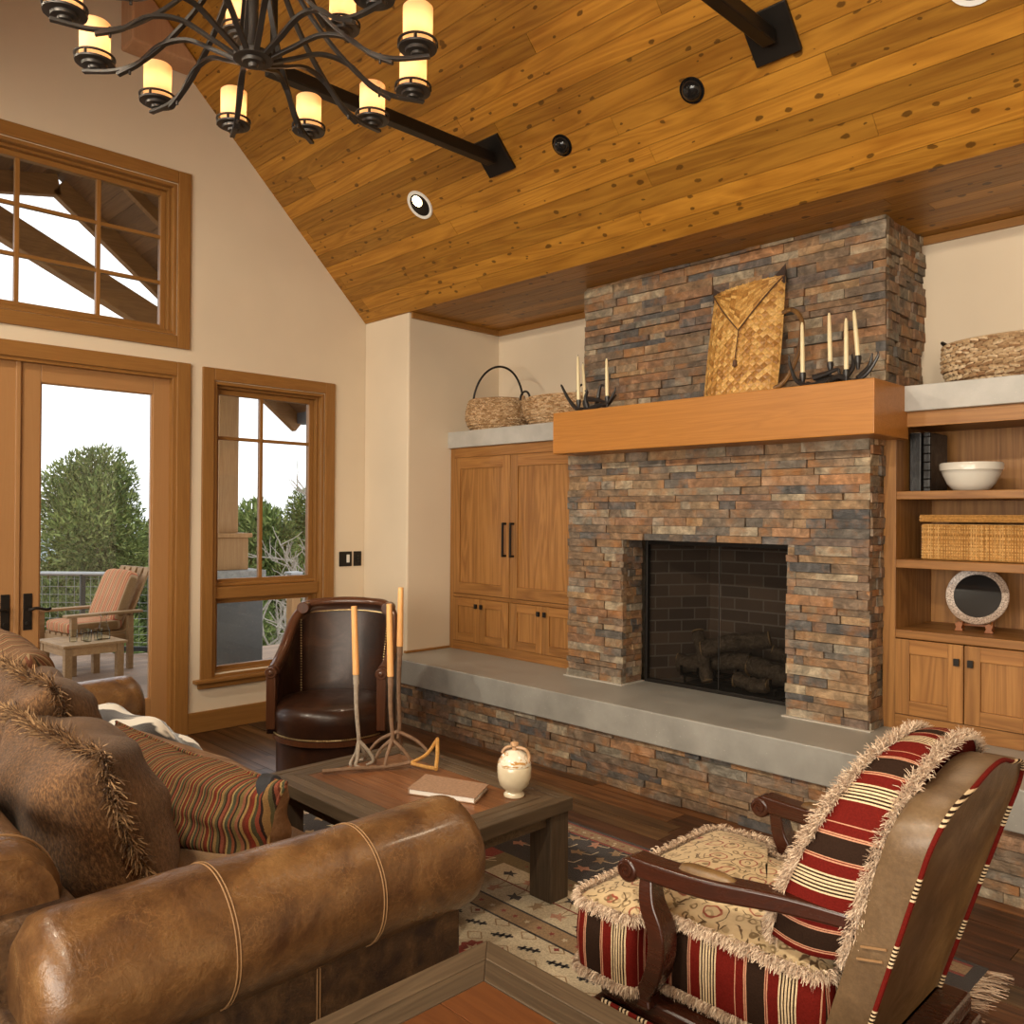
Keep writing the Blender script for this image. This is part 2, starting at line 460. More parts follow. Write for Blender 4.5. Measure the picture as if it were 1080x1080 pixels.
# pair of glazed doors
m_doorz = wood('door_fir_vertical', (.40, .205, .080), (.30, .14, .048), 'z', 1.3, .33, streak=.3, var=.05)
m_doory = wood('door_fir_rail', (.40, .205, .080), (.30, .14, .048), 'y', 1.3, .33, streak=.45, var=.05)
tr = empty('trim_3', (0, 0, 0), kind='structure')
q = MB(); frame_y(q, XW - .002, XW + .022, .39, 2.432, 0, 2.515, .094, 0); q.build('door_casing', TM, tr, bevel=.005)
q = MB(); frame_y(q, XW - .14, XW + .004, .47, 2.345, 0, 2.43, .03, 0); frame_y(q, XW - .13, XW - .072, .5, 2.315, 0, 2.4, .016, 0)
q.build('jamb', TM, tr, bevel=.003)
def lever(parent, yc, side):
    h = MB(); h.box(-5.69, -5.683, yc - .024, yc + .024, .79, 1.01); 
    h.cyl((-5.684, yc, .915), (-5.63, yc, .915), .011, n=12)
    h.tube(bez([(-5.632, yc, .915), (-5.625, yc + side * .03, .925), (-5.63, yc + side * .09, .913), (-5.635, yc + side * .115, .918)], 6), .009, 8)
    h.cyl((-5.684, yc, .83), (-5.676, yc, .83), .014, n=12)
    h.build('door_handle', m_black, parent, bevel=.002, smooth=True)
for k, (ya, yb) in enumerate(((1.415, 2.325), (.505, 1.405))):
    d = empty('door_%d' % (k + 1), (0, 0, 0), kind='structure')
    q = MB(); frame_y(q, -5.735, -5.69, ya, yb, .02, 2.41, .118, .25)
    q.build('door_frame', [m_doorz, m_doory], d, bevel=.004)
    q = MB(); frame_y(q, -5.728, -5.698, ya + .112, yb - .112, .26, 2.30, .014); q.build('glazing_bead', [m_doorz, m_doory], d, bevel=.003)
    q = MB(); q.box(-5.716, -5.710, ya + .118, yb - .118, .27, 2.29); q.build('pane', m_glass, d)
    lever(d, ya + .055 if k == 0 else yb - .055, 1 if k == 0 else -1)
    if k == 0:
        q = MB(); q.box(-5.69, -5.672, ya - .022, ya + .006, .02, 2.41); q.build('astragal', m_doorz, d, bevel=.004)

# switches and floor register
for y0, w, nm, lb in ((3.68, .115, 'dimmer_switch', 'black dimmer switch plate with white slider, left of the pair on the wall'), (3.79, .072, 'light_switch', 'narrow black keypad switch plate beside the dimmer')):
    e = empty(nm, (XW, y0, 1.153), label=lb, cat='light switch')
    q = MB(); q.box(.001, .008, -w / 2, w / 2, -.058, .058); q.build('plate', m_black, e, bevel=.003)
    q = MB()
    if w > .1: q.box(.006, .013, .008, .034, -.028, .034); q.build('slider', plain('ivory_plastic', (.75, .72, .66), .4), e, bevel=.002)
    else:
        for zz in (-.02, .0, .02): q.box(.006, .012, -.012, .012, zz - .006, zz + .006)
        q.build('button', m_blackgloss, e, bevel=.002)
# ------------------------------------------------------------------ fireplace masonry and hearth
def stone_mat():
    g = G('ledger_slate'); isl = g.island()
    c = g.ramp(isl, [(0, (.085, .080, .078)), (.13, (.17, .14, .11)), (.26, (.28, .165, .085)), (.38, (.17, .125, .09)),
                     (.5, (.36, .225, .115)), (.6, (.22, .205, .165)), (.7, (.29, .15, .075)), (.8, (.12, .112, .105)),
                     (.88, (.40, .31, .20)), (.95, (.28, .24, .185)), (1, (.38, .18, .075))])
    v0 = g.vmath('ADD', g.tc(), g.vmath('MULTIPLY', g.comb(isl, isl, isl), (13., 29., 41.)))
    n = g.noise(v0, 16, 6, .65, .6)
    c = g.mix(1, c, g.ramp(n, [(.28, .36), (.5, .82), (.72, 1.55)]), 'MULTIPLY')
    rust = g.ramp(g.noise(v0, 7, 4, .6), [(.5, 0), (.68, 1)])
    c = g.mix(g.math('MULTIPLY', rust, .6), c, (.34, .14, .04))
    h = g.math('ADD', g.noise(g.map((20, 20, 60), vec=v0), 1, 5, .6), g.math('MULTIPLY', n, 1.0))
    return g.done(c, .62, g.bump(h, .8, .012), spec=.35)
m_stone = stone_mat()
g = G('mortar'); m_mortar = g.done((.16, .14, .12), .9)
def ledger(q, o, u, n, w, h, rg, holes=(), rows=(.03, .058), depth=(.0, .022), lens=(.07, .34)):
    """split-face strips: o = corner, u = run, n = outward normal, z up"""
    o, u, n = Vector(o), Vector(u), Vector(n); z = 0
    while z < h - .004:
        rh = min(rg.uniform(*rows), h - z)
        if h - z - rh < .015: rh = h - z
        x = 0
        while x < w - .001:
            L = rg.uniform(*lens)
            if w - x - L < .05: L = w - x
            spans = [(x, x + L)]
            for (a0, a1, z0, z1) in holes:
                if z + rh * .5 > z0 and z + rh * .5 < z1:
                    ns = []
                    for s0, s1 in spans:
                        if s1 <= a0 or s0 >= a1: ns.append((s0, s1)); continue
                        if s0 < a0: ns.append((s0, a0))
                        if s1 > a1: ns.append((a1, s1))
                    spans = ns
            for s0, s1 in spans:
                if s1 - s0 < .008: continue
                d = rg.uniform(*depth); g0 = .0012
                pts = []
                for zz in (z + g0, z + rh - g0):
                    for xx, dd in ((s0 + g0, d + rg.uniform(-.003, .003)), (s1 - g0, d + rg.uniform(-.003, .003))):
                        pts.append((xx, zz + rg.uniform(-.0012, .0012), dd))
                vs = [o + u * a + Vector((0, 0, b)) + n * c for a, b, c in pts] + [o + u * a + Vector((0, 0, b)) - n * .03 for a, b, c in pts]
                q.add(vs, [(0, 1, 3, 2), (4, 6, 7, 5), (0, 4, 5, 1), (2, 3, 7, 6), (0, 2, 6, 4), (1, 5, 7, 3)], 0)
            x += L
        z += rh
HT = .467
fp = empty('fireplace', (-2.7, 4.11, HT), label='tall stacked slate fireplace with black framed firebox in the middle of the wall', cat='fireplace')
fp_inv = Matrix.Translation((2.7, -4.11, -HT))
def FP(q, name, mats, parent=fp, **k): q.xf(fp_inv); return q.build(name, mats, parent, **k)
rg = random.Random(5)
q = MB()
OX0, OX1, OZ = -3.235, -2.158, 1.378
holes = [(OX0 + 3.685, OX1 + 3.685, 0, OZ - HT)]
ledger(q, (-3.685, 4.115, HT), (1, 0, 0), (0, -1, 0), 1.96, 1.425, rg, holes)
ledger(q, (-1.735, 4.115, HT), (0, 1, 0), (1, 0, 0), .17, 1.425, rg, lens=(.05, .12))
ledger(q, (-3.675, 4.29, HT), (0, -1, 0), (-1, 0, 0), .17, 1.425, rg, lens=(.05, .12))
ledger(q, (OX0 - .01, 4.115, HT), (0, 1, 0), (1, 0, 0), .19, OZ - HT, rg, lens=(.05, .14), depth=(0, .012))
ledger(q, (OX1 + .01, 4.30, HT), (0, -1, 0), (-1, 0, 0), .19, OZ - HT, rg, lens=(.05, .14), depth=(0, .012))
q.box(-3.67, OX0 - .03, 4.13, 4.30, HT, 1.89, 1); q.box(OX1 + .03, -1.75, 4.13, 4.30, HT, 1.89, 1); q.box(OX0 - .03, OX1 + .03, 4.13, 4.30, OZ + .004, 1.89, 1)
FP(q, 'stone_surround', [m_stone, m_mortar])
q = MB()
ledger(q, (-3.70, 4.285, 2.10), (1, 0, 0), (0, -1, 0), 1.98, ZE - 2.10, rg)
ledger(q, (-1.735, 4.285, 2.10), (0, 1, 0), (1, 0, 0), .495, ZE - 2.10, rg, lens=(.05, .16), depth=(0, .026))
ledger(q, (-3.69, 4.78, 2.10), (0, -1, 0), (-1, 0, 0), .495, ZE - 2.10, rg, lens=(.05, .16))
q.box(-3.68, -1.75, 4.30, 4.78, 2.0, ZE, 1)
FP(q, 'chimney_breast', [m_stone, m_mortar])
q = MB()
q.box(OX0 - .004, OX0 + .006, 4.12, 4.31, HT, OZ, 0)
m_grout = plain('pale_grout', (.45, .41, .35), .9)
q = MB(); q.box(-3.70, OX0 + .012, 4.082, 4.12, HT, HT + .006); q.box(OX0 - .02, OX0 + .016, 4.10, 4.31, HT, HT + .0055); FP(q, 'grout_line', m_grout)
q = MB(); q.box(OX1 - .012, -1.705, 4.082, 4.12, HT, HT + .006); FP(q, 'grout_line', m_grout)
# firebox: brick-lined back and cheeks
def brick_mat():
    g = G('firebrick')
    n = g.node('ShaderNodeTexBrick'); x = g.xyz(g.tc())
    g.put(n.inputs['Vector'], g.comb(g.math('ADD', x[0], g.math('MULTIPLY', x[1], .7)), x[2], 0))
    for k, v in (('Scale', 1.0), ('Mortar Size', .005), ('Brick Width', .2), ('Row Height', .075)): n.inputs[k].default_value = v
    n.inputs['Color1'].default_value = (.20, .145, .11, 1); n.inputs['Color2'].default_value = (.10, .078, .066, 1); n.inputs['Mortar'].default_value = (.26, .23, .20, 1)
    return g.done(n.outputs[0], .9, g.bump(n.outputs[1], -.4, .01))
m_brick = brick_mat()
q = MB(); fz = HT + .002
q.add([(OX0, 4.34, fz), (-3.02, 4.74, fz), (-2.37, 4.74, fz), (OX1, 4.34, fz), (OX0, 4.34, 1.40), (-3.02, 4.74, 1.40), (-2.37, 4.74, 1.40), (OX1, 4.34, 1.40)],
      [(0, 1, 5, 4), (1, 2, 6, 5), (2, 3, 7, 6), (0, 3, 2, 1), (4, 5, 6, 7)])
FP(q, 'firebox', m_brick, recalc=False)
q = MB()
for x0 in (OX0 + .02,): q.box(OX0 + .012, OX0 + .03, 4.315, 4.345, HT, OZ)
q.box(OX1 - .03, OX1 - .002, 4.315, 4.345, HT, OZ); q.box(OX0 + .03, OX1 - .03, 4.315, 4.345, OZ - .05, OZ); q.box(OX0 + .03, OX1 - .03, 4.315, 4.345, HT, HT + .022)
q.box(-2.701, -2.694, 4.325, 4.335, HT + .02, OZ - .05)
FP(q, 'firebox_frame', m_black, bevel=.003)
g = G('fire_screen')
tr = g.node('ShaderNodeBsdfTransparent'); tr.inputs[0].default_value = (.78, .76, .74, 1)
df = g.node('ShaderNodeBsdfDiffuse'); df.inputs[0].default_value = (.02, .018, .016, 1); mx = g.node('ShaderNodeMixShader'); mx.inputs[0].default_value = .16
g.t.links.new(tr.outputs[0], mx.inputs[1]); g.t.links.new(df.outputs[0], mx.inputs[2]); g.t.links.new(mx.outputs[0], g.out.inputs[0])
q = MB(); q.box(OX0 + .03, -2.705, 4.330, 4.332, HT + .02, OZ - .05); q.box(-2.69, OX1 - .03, 4.330, 4.332, HT + .02, OZ - .05)
FP(q, 'fire_screen', g.m)
# grate and logs (gas log set in the firebox)
gr = empty('fire_grate', (-2.70, 4.52, HT), label='black iron grate inside the firebox under the logs', cat='grate')
q = MB()
for k in range(6):
    x = -.3 + .12 * k; q.tube(bez([(x, -.13, .12), (x, -.12, .07), (x, .0, .06), (x, .12, .08), (x, .13, .15)], 4), .008, 6)
q.tube([(-.33, -.09, .055), (.33, -.09, .055)], .009, 6); q.tube([(-.33, .09, .058), (.33, .09, .058)], .009, 6)
q.build('rack', m_black, gr, smooth=True)
for sx in (-.3, .3):
    for sy in (-.09, .09): q = MB(); q.cyl((sx, sy, 0), (sx, sy, .055), .008, n=8); q.build('leg', m_black, gr)
def log_mat():
    g = G('bark'); n = g.noise(g.map((30, 30, 30)), 1.2, 6, .7, .8)
    return g.done(g.ramp(n, [(.3, (.04, .03, .022)), (.6, (.19, .15, .11)), (.8, (.36, .30, .22))]), .9, g.bump(n, .9, .02))
m_log = log_mat(); m_logend = wood('log_end', (.42, .30, .16), (.25, .16, .08), 'x', 2, .7)
logs = [((-3.05, 4.44, .60), (-2.62, 4.55, .63), .055, 'long split log at the bottom left of the fire'),
        ((-2.60, 4.53, .61), (-2.20, 4.46, .60), .06, 'thick log lying at the lower right of the fire'),
        ((-2.86, 4.40, .70), (-2.50, 4.56, .79), .05, 'dark log leaning up over the fire from left to right'),
        ((-2.92, 4.45, .80), (-2.80, 4.37, .52), .038, 'pale upright branch log leaning in front of the fire'),
        ((-2.62, 4.38, .55), (-2.42, 4.40, .545), .042, 'small chunky log at the front of the fire'),
        ((-2.46, 4.52, .72), (-2.24, 4.60, .68), .04, 'short log on top at the right of the fire')]
for a, c, r, lb in logs:
    a, c = Vector(a), Vector(c); e = empty('fire_log', a, label=lb, cat='log', group='gas logs in the firebox'); d = c - a
    q = MB(); pts = []; rr = []
    for k in range(9):
        t = k / 8; pts.append(d * t + Vector((0, 0, .012 * math.sin(t * 5 + a.x * 9)))); rr.append(r * (1 + .12 * math.sin(k * 2.3 + a.x * 20)))
    q.tube(pts, rr, 10, cap=False); q.build('bark', m_log, e, smooth=True)
    dn = d.normalized(); q = MB(); q.cyl(-dn * .003, dn * .004, r * .97, n=10); q.build('cut_end', m_logend, e); q = MB(); q.cyl(d - dn * .004, d + dn * .003, r * .9, n=10); q.build('cut_end', m_logend, e)
tag(box_obj('firebox_ember_bed', plain('ash', (.05, .045, .04), .95, noise=60), (-3.0, -2.35, 4.36, 4.66, HT, HT + .012)), 'dark ash bed on the firebox floor below the grate', 'ash bed', kind='stuff')

# mantel
tag(box_obj('mantel', m_mant, (-3.618, -1.612, 3.88, 4.284, 1.888, 2.145), bevel=.004), 'long thick box-beam mantel shelf of orange fir across the slate fireplace', 'mantel')
# hearth: concrete slab on slate base
def concrete(name, c):
    g = G(name); n = g.noise(g.tc(), 5, 6, .6); sp = g.noise(g.tc(), 60, 2, .7)
    cc = g.mix(1, c, g.ramp(n, [(.3, .82), (.7, 1.15)]), 'MULTIPLY')
    chips = g.ramp(g.math('MULTIPLY', g.voro(g.tc(), 34), g.math('SUBTRACT', 1.35, g.noise(g.tc(), 3.5, 2))), [(.06, 1), (.09, 0)])
    cc = g.mix(g.math('MULTIPLY', chips, .5), cc, (.55, .5, .43))
    return g.done(cc, g.ramp(n, [(.3, .28), (.7, .45)]), g.bump(g.math('ADD', n, g.math('MULTIPLY', sp, .3)), .12, .005), spec=.5)
m_conc = concrete('polished_concrete', (.30, .285, .255)); m_conc2 = concrete('shelf_concrete', (.42, .40, .365))
he = empty('hearth', (-2.7, 3.98, 0), label='long raised hearth with grey concrete slab on a slate base', cat='hearth')
hi = Matrix.Translation((2.7, -3.98, 0))
q = MB(); q.box(-5.09, -.33, 3.655, 4.345, .297, HT); q.xf(hi); q.build('concrete_slab', m_conc, he, bevel=.006)
q = MB(); ledger(q, (-5.07, 3.70, 0), (1, 0, 0), (0, -1, 0), 4.72, .296, rg); q.box(-5.07, -.35, 3.71, 4.3, 0, .296, 1)
ledger(q, (-5.06, 4.3, 0), (0, -1, 0), (-1, 0, 0), .6, .296, rg)
q.xf(hi); q.build('slate_base', [m_stone, m_mortar], he)

# ------------------------------------------------------------------ built-in cabinets
def shaker(parent, name, x0, x1, z0, z1, y=4.262, st=.075, top=.085, hw=None, grp=None):
    """inset panel door facing -y"""
    q = MB()
    q.box(x0, x0 + st, y, y + .022, z0, z1, 0); q.box(x1 - st, x1, y, y + .022, z0, z1, 0)
    q.box(x0 + st, x1 - st, y, y + .022, z1 - top, z1, 1); q.box(x0 + st, x1 - st, y, y + .022, z0, z0 + top, 1)
    q.box(x0 + st, x1 - st, y + .010, y + .02, z0 + top, z1 - top, 0)
    d = q.build('door', [m_cabz, m_cabx], parent, bevel=.002)
    return d
def knob(door, x, z, y=4.262):
    q = MB(); q.box(x - .012, x + .012, y - .022, y - .008, z - .017, z + .017); q.cyl((x, y, z), (x, y - .01, z), .006, n=8)
    q.build('knob', m_black, door, bevel=.003)
def shift(e): # bake parent offset
    pass
lc = empty('media_cabinet', (0, 0, 0), label='built-in cherry cabinet with two tall and four short doors left of the fireplace', cat='cabinet')
q = MB(); X0, X1 = -5.065, -3.70; yf = 4.266
q.box(X0, X0 + .045, yf, 4.77, HT, 2.02, 0); q.box(X1 - .04, X1, yf, 4.77, HT, 2.02, 0)
q.box(X0 + .045, X1 - .04, yf, yf + .03, 1.945, 2.02, 1); q.box(X0 + .045, X1 - .04, yf, yf + .03, .872, .898, 1); q.box(X0 + .045, X1 - .04, yf, yf + .03, HT, .535, 1)
q.box(-4.40, -4.375, yf, yf + .03, .535, .872, 0); q.box(X0 + .045, X1 - .04, yf + .03, 4.77, HT, 2.02, 0)
q.build('carcass', [m_cabz, m_cabx], lc, bevel=.002)
for k, (a, c) in enumerate(((-5.018, -4.392), (-4.386, -3.742))):
    d = shaker(lc, 'door', a, c, .902, 1.942, y=4.256)
    hx = c - .037 if k == 0 else a + .037
    q = MB(); q.box(hx - .008, hx + .008, 4.216, 4.228, 1.20, 1.45); q.box(hx - .008, hx + .008, 4.222, 4.256, 1.20, 1.216); q.box(hx - .008, hx + .008, 4.222, 4.256, 1.434, 1.45)
    q.build('handle', m_black, d, bevel=.002)
for a, c, kx in ((-5.018, -4.712, -4.74), (-4.708, -4.402, -4.68), (-4.372, -4.06, -4.088), (-4.056, -3.742, -4.028)):
    d = shaker(lc, 'door', a, c, .538, .869, y=4.256, st=.062, top=.062); knob(d, kx, .815, 4.256)
rc = empty('bookcase_cabinet', (0, 0, 0), label='built-in cherry bookcase with open shelves over cupboards right of the fireplace', cat='bookcase')
q = MB(); X0, X1 = -1.725, -.335
q.box(X0, X0 + .062, yf, 4.77, HT, 2.02, 0); q.box(X1 - .062, X1, yf, 4.77, HT, 2.02, 0)
q.box(X0 + .062, X1 - .062, yf, yf + .03, 1.947, 2.02, 1); q.box(X0 + .062, X1 - .062, yf, yf + .03, HT, .541, 1)
q.box(X0 + .062, X1 - .062, 4.74, 4.77, HT, 2.02, 0); q.box(X0 + .062, X1 - .062, yf + .03, 4.74, 1.96, 2.02, 1)
q.box(X0 + .062, X1 - .062, 4.30, 4.74, HT, .56, 1)
q.build('carcass', [m_cabz, m_cabx], rc, bevel=.002)
for za, zb in ((1.594, 1.634), (1.258, 1.299), (.914, .955)):
    q = MB(); q.box(X0 + .062, X1 - .062, yf + .002, 4.74, za, zb); q.build('shelf', m_cabx, rc, bevel=.003)
for a, c, kx in ((-1.66, -1.350, -1.375), (-1.345, -1.035, -1.315), (-1.03, -.715, -.745), (-.71, -.40, -.68)):
    d = shaker(rc, 'door', a, c, .545, .910, y=4.256, st=.068, top=.068); knob(d, kx, .83, 4.256)
tag(box_obj('concrete_ledge', m_conc2, (-5.068, -3.705, 4.235, 4.778, 2.02, 2.145), bevel=.004), 'grey concrete ledge on top of the cabinet left of the fireplace', 'ledge')
tag(box_obj('concrete_ledge', m_conc2, (-1.700, -.335, 4.235, 4.778, 2.02, 2.145), bevel=.004), 'grey concrete ledge on top of the bookcase right of the fireplace', 'ledge')
# ------------------------------------------------------------------ textiles
def island_ramp(name, stops, rough=.9, sheen=.3):
    g = G(name); return g.done(g.ramp(g.island(), stops), rough, sheen=.05)
m_fringe_cream = island_ramp('cream_fringe', [(0, (.30, .19, .12)), (.4, (.50, .36, .25)), (1, (.72, .57, .42))])
m_fringe_brown = island_ramp('brown_fringe', [(0, (.06, .028, .011)), (.5, (.17, .088, .035)), (1, (.40, .24, .11))])
def stripes(name, axis, period, seq, rough=.85, offset=0, fine=None, bumps=True):
    """woven stripes across one object axis: seq of (position 0..1, colour)"""
    g = G(name); x = g.xyz(g.tc())['XYZ'.index(axis)]
    warp = g.math('MULTIPLY', g.math('SUBTRACT', g.noise(g.tc(), 6, 2), .5), .012)
    f = g.math('FRACT', g.math('ADD', g.math('DIVIDE', g.math('ADD', x, warp), period), offset + 20))
    c = g.ramp(f, seq, 'CONSTANT')
    t = g.noise(g.tc(), 240, 2)
    c = g.mix(.5, c, g.mix(1, c, g.ramp(t, [(.3, .65), (.7, 1.3)]), 'MULTIPLY'))
    return g.done(c, rough, g.bump(t, .3, .003), sheen=.0, spec=.06)
RED = (.120, .009, .006); DK = (.026, .013, .008); CR = (.62, .47, .29); TN = (.50, .25, .15)
_sq = [(0, RED), (.12, CR), (.14, DK), (.158, CR), (.178, DK), (.196, CR), (.216, DK), (.234, CR), (.254, DK), (.272, CR), (.292, DK), (.31, CR), (.33, RED),
       (.46, TN), (.475, RED), (.485, TN), (.50, DK), (.72, TN), (.735, RED), (.745, TN), (.76, RED), (.86, TN), (.872, RED)]
def seqpack(name, axis, period, offset=0): return stripes(name, axis, period, _sq, offset=offset)
def damask():
    g = G('tapestry_damask')
    v = g.vmath('ADD', g.tc(), g.vmath('MULTIPLY', g.noise(g.tc(), 9, 3, out='Color'), (.06, .06, .06)))
    base = g.mix(g.noise(g.tc(), 60, 2), (.46, .33, .18), (.60, .46, .27))
    d1 = g.voro(v, 12, rand=.5); rings = g.math('FRACT', g.math('MULTIPLY', d1, 5.0))
    l1 = g.ramp(g.math('ABSOLUTE', g.math('SUBTRACT', rings, .5)), [(.0, 1), (.06, 1), (.13, 0)])
    mk = g.ramp(g.noise(g.tc(), 30, 1), [(.42, 0), (.5, 1)])
    c = g.mix(g.math('MULTIPLY', l1, mk), base, (.09, .05, .02))
    d2 = g.voro(v, 12, rand=.5)
    r2 = g.ramp(g.math('ABSOLUTE', g.math('SUBTRACT', d2, .30)), [(.0, 1), (.022, 1), (.035, 0)])
    c = g.mix(g.math('MULTIPLY', r2, .8), c, (.27, .04, .02))
    d3 = g.voro(v, 30); sc = g.ramp(g.math('ABSOLUTE', g.math('SUBTRACT', d3, .3)), [(.0, 1), (.06, 1), (.11, 0)])
    c = g.mix(g.math('MULTIPLY', g.math('MULTIPLY', sc, g.math('SUBTRACT', 1, g.math('MULTIPLY', mk, .5))), .85), c, (.12, .07, .022))
    return g.done(c, .85, g.bump(g.noise(g.tc(), 160, 2), .3, .003), sheen=.1, spec=.2)
m_damask = damask()
def chenille(name, a, b_, c_):
    g = G(name); n = g.noise(g.map((150, 150, 60)), 1, 5, .75, .3); big = g.noise(g.tc(), 4, 3)
    c = g.ramp(n, [(.3, a), (.5, b_), (.72, c_)]); c = g.mix(1, c, g.ramp(big, [(.35, .7), (.65, 1.3)]), 'MULTIPLY')
    return g.done(c, .8, g.bump(n, .7, .008), sheen=.12, spec=.2)
m_chen = chenille('brown_chenille', (.020, .008, .003), (.110, .050, .017), (.30, .155, .062))
m_chen2 = chenille('brown_chenille_front', (.055, .026, .011), (.12, .060, .025), (.19, .105, .05))
m_lea_arm = leather('saddle_leather', (.135, .064, .023), (.062, .026, .010), (.205, .108, .042), .24, 2.4, veins=.32, bmp=.45, coat=.12)
m_lea_dark = leather('distressed_leather', (.062, .030, .012), (.024, .010, .005), (.13, .068, .028), .5, 4, veins=.4, bmp=.5)
m_lea_back = leather('tan_chair_leather', (.130, .078, .038), (.085, .048, .022), (.175, .112, .060), .36, 1.5, veins=.18)
m_lea_panel = leather('waxed_leather', (.125, .066, .022), (.068, .032, .010), (.185, .105, .040), .34, 2.0, veins=.22)
m_lea_choc = leather('chocolate_leather', (.030, .0105, .005), (.014, .005, .003), (.055, .021, .010), .30, 1.6, veins=.04, spec=.38, coat=.08, bmp=.12)
m_suede = leather('brown_suede', (.22, .12, .06), (.13, .065, .03), (.34, .21, .12), .7, 3, veins=.25, spec=.2)
m_thread = plain('seam_thread', (.25, .135, .055), .6)
m_mahog = wood('mahogany', (.050, .013, .006), (.016, .005, .002), 'x', 1.5, .22, streak=.6, var=.05, bump=.05, coat=.3)
m_walnut = wood('walnut_rail', (.10, .035, .014), (.04, .013, .005), 'z', 1.2, .25, streak=.6, var=.05, bump=.05, coat=.3)
m_nail = plain('brass_nail', (.45, .32, .16), .3, 1)

def sgn(a): return (a > 0) - (a < 0)
def pillow(name, w, h, t, M, mats, parent=None, n=26, ex=3.2, sag=.0, pinch=.10, lump=.012, seed=0, split=True):
    """scatter cushion standing in its local xz plane, front to +y; mats = (front, back)"""
    q = MB()
    def pt(i, j, side):
        u, v = -1 + 2 * i / (n - 1), -1 + 2 * j / (n - 1)
        k = 1 - pinch * (1 - abs(u) ** 2) * abs(v) ** 6 * 1 if False else 1
        sx = u * (1 - pinch * (1 - u * u) * 0 - pinch * (1 - v * v) * abs(u) ** 4)
        sz = v * (1 - pinch * (1 - u * u) * abs(v) ** 4)
        th = ((1 - abs(u) ** ex) * (1 - abs(v) ** ex)) ** .55
        th *= 1 - sag * v
        ns = mnoise.noise(Vector((u * 1.7 + seed, v * 1.7, side * 3 + seed))) * lump * 3 * min(1, th * 2)
        edge = mnoise.noise(Vector((u * 3 + seed, v * 3, 5.5))) * lump * max(abs(u), abs(v)) ** 6
        return Vector((sx * w / 2 + edge, side * (t / 2 * th + ns) , sz * h / 2 + edge))
    for side, mi in ((1, 0), (-1, 1)):
        q.grid(lambda i, j: pt(i, j, side), n, n, mi)
    o = q.build(name, list(mats), parent, smooth=True, angle=180, recalc=False)
    o.matrix_basis = M
    # weld the rim
    bm = bmesh.new(); bm.from_mesh(o.data); bmesh.ops.remove_doubles(bm, verts=bm.verts, dist=.0006); bmesh.ops.recalc_face_normals(bm, faces=bm.faces); bm.to_mesh(o.data); bm.free()
    return o
def rim(w, h, pinch, n=200):
    out = []
    for k in range(n):
        a = 4 * k / n; s = int(a); f = -1 + 2 * (a - s)
        u, v = ((f, -1), (1, f), (-f, 1), (-1, -f))[s]
        out.append(Vector((u * (1 - pinch * (1 - v * v) * abs(u) ** 4) * w / 2, 0, v * (1 - pinch * (1 - u * u) * abs(v) ** 4) * h / 2)))
    return out
def fringe(name, pts, outs, length, per, mat, parent, width=.0022, spread=.5, closed=True, droop=.3, seed=1, thick=.006, lenvar=.35):
    """tufted fringe: soft blades growing from a line; outs = outward direction for every point"""
    rg = random.Random(seed); q = MB(); N = len(pts)
    for i in range(N if closed else N - 1):
        a, b = Vector(pts[i]), Vector(pts[(i + 1) % N]); oa = Vector(outs[i]); seg = (b - a); L = seg.length
        if L < 1e-6: continue
        td = seg.normalized(); side = oa.cross(td)
        cnt = max(1, int(L * per + rg.random()))
        for _ in range(cnt):
            p = a + seg * rg.random() + side * rg.uniform(-thick, thick)
            d = (oa + td * rg.gauss(0, spread) + side * rg.gauss(0, spread)).normalized()
            l = length * rg.uniform(1 - lenvar, 1 + lenvar * .4); wv = (td * rg.uniform(-1, 1) + side * rg.uniform(-1, 1)).normalized() * width * rg.uniform(.6, 1.4)
            g0 = Vector((0, 0, -droop)); m_ = p + d * l * .55; e = m_ + (d + g0).normalized() * l * .45
            q.add([p - wv, p + wv, m_ + wv * .9, m_ - wv * .9, e + wv * .5, e - wv * .5], [(0, 1, 2, 3), (3, 2, 4, 5)])
    return q.build(name, mat, parent, recalc=False)

# ------------------------------------------------------------------ sofa
SX, SY = -3.03, 1.0
m_seat = chenille('seat_tan_chenille', (.20, .11, .05), (.33, .19, .085), (.42, .26, .13))
sofa = empty('sofa', (SX, SY, 0), label='large brown leather sofa with rolled arms heaped with cushions', cat='sofa')
si = Matrix.Translation((-SX, -SY, 0))
def roll_profile(cx, cz, r, y0, y1, n=40, k=30, bulge=.012):
    q = MB()
    def fn(i, j):
        t = i / (n - 1); y = y0 + (y1 - y0) * t
        e = .055
        f = 1.0
        if y - y0 < e: f = math.sqrt(max(0, 1 - ((e - (y - y0)) / e) ** 2)) * .28 + .72
        if y1 - y < e: f = math.sqrt(max(0, 1 - ((e - (y1 - y)) / e) ** 2)) * .22 + .78
        a = 2 * PI * j / k
        rr = r * f * (1 + .02 * math.sin(t * 7) + .014 * mnoise.noise(Vector((y * 7, math.cos(a) * 2, math.sin(a) * 2))))
        return (cx + rr * math.cos(a) * 1.0, y, cz + rr * math.sin(a))
    q.grid(fn, n, k, 0, closev=True)
    q.f.append(tuple(range(k))); q.mi.append(0); q.f.append(tuple(reversed(range((n - 1) * k, n * k)))); q.mi.append(0)
    return q
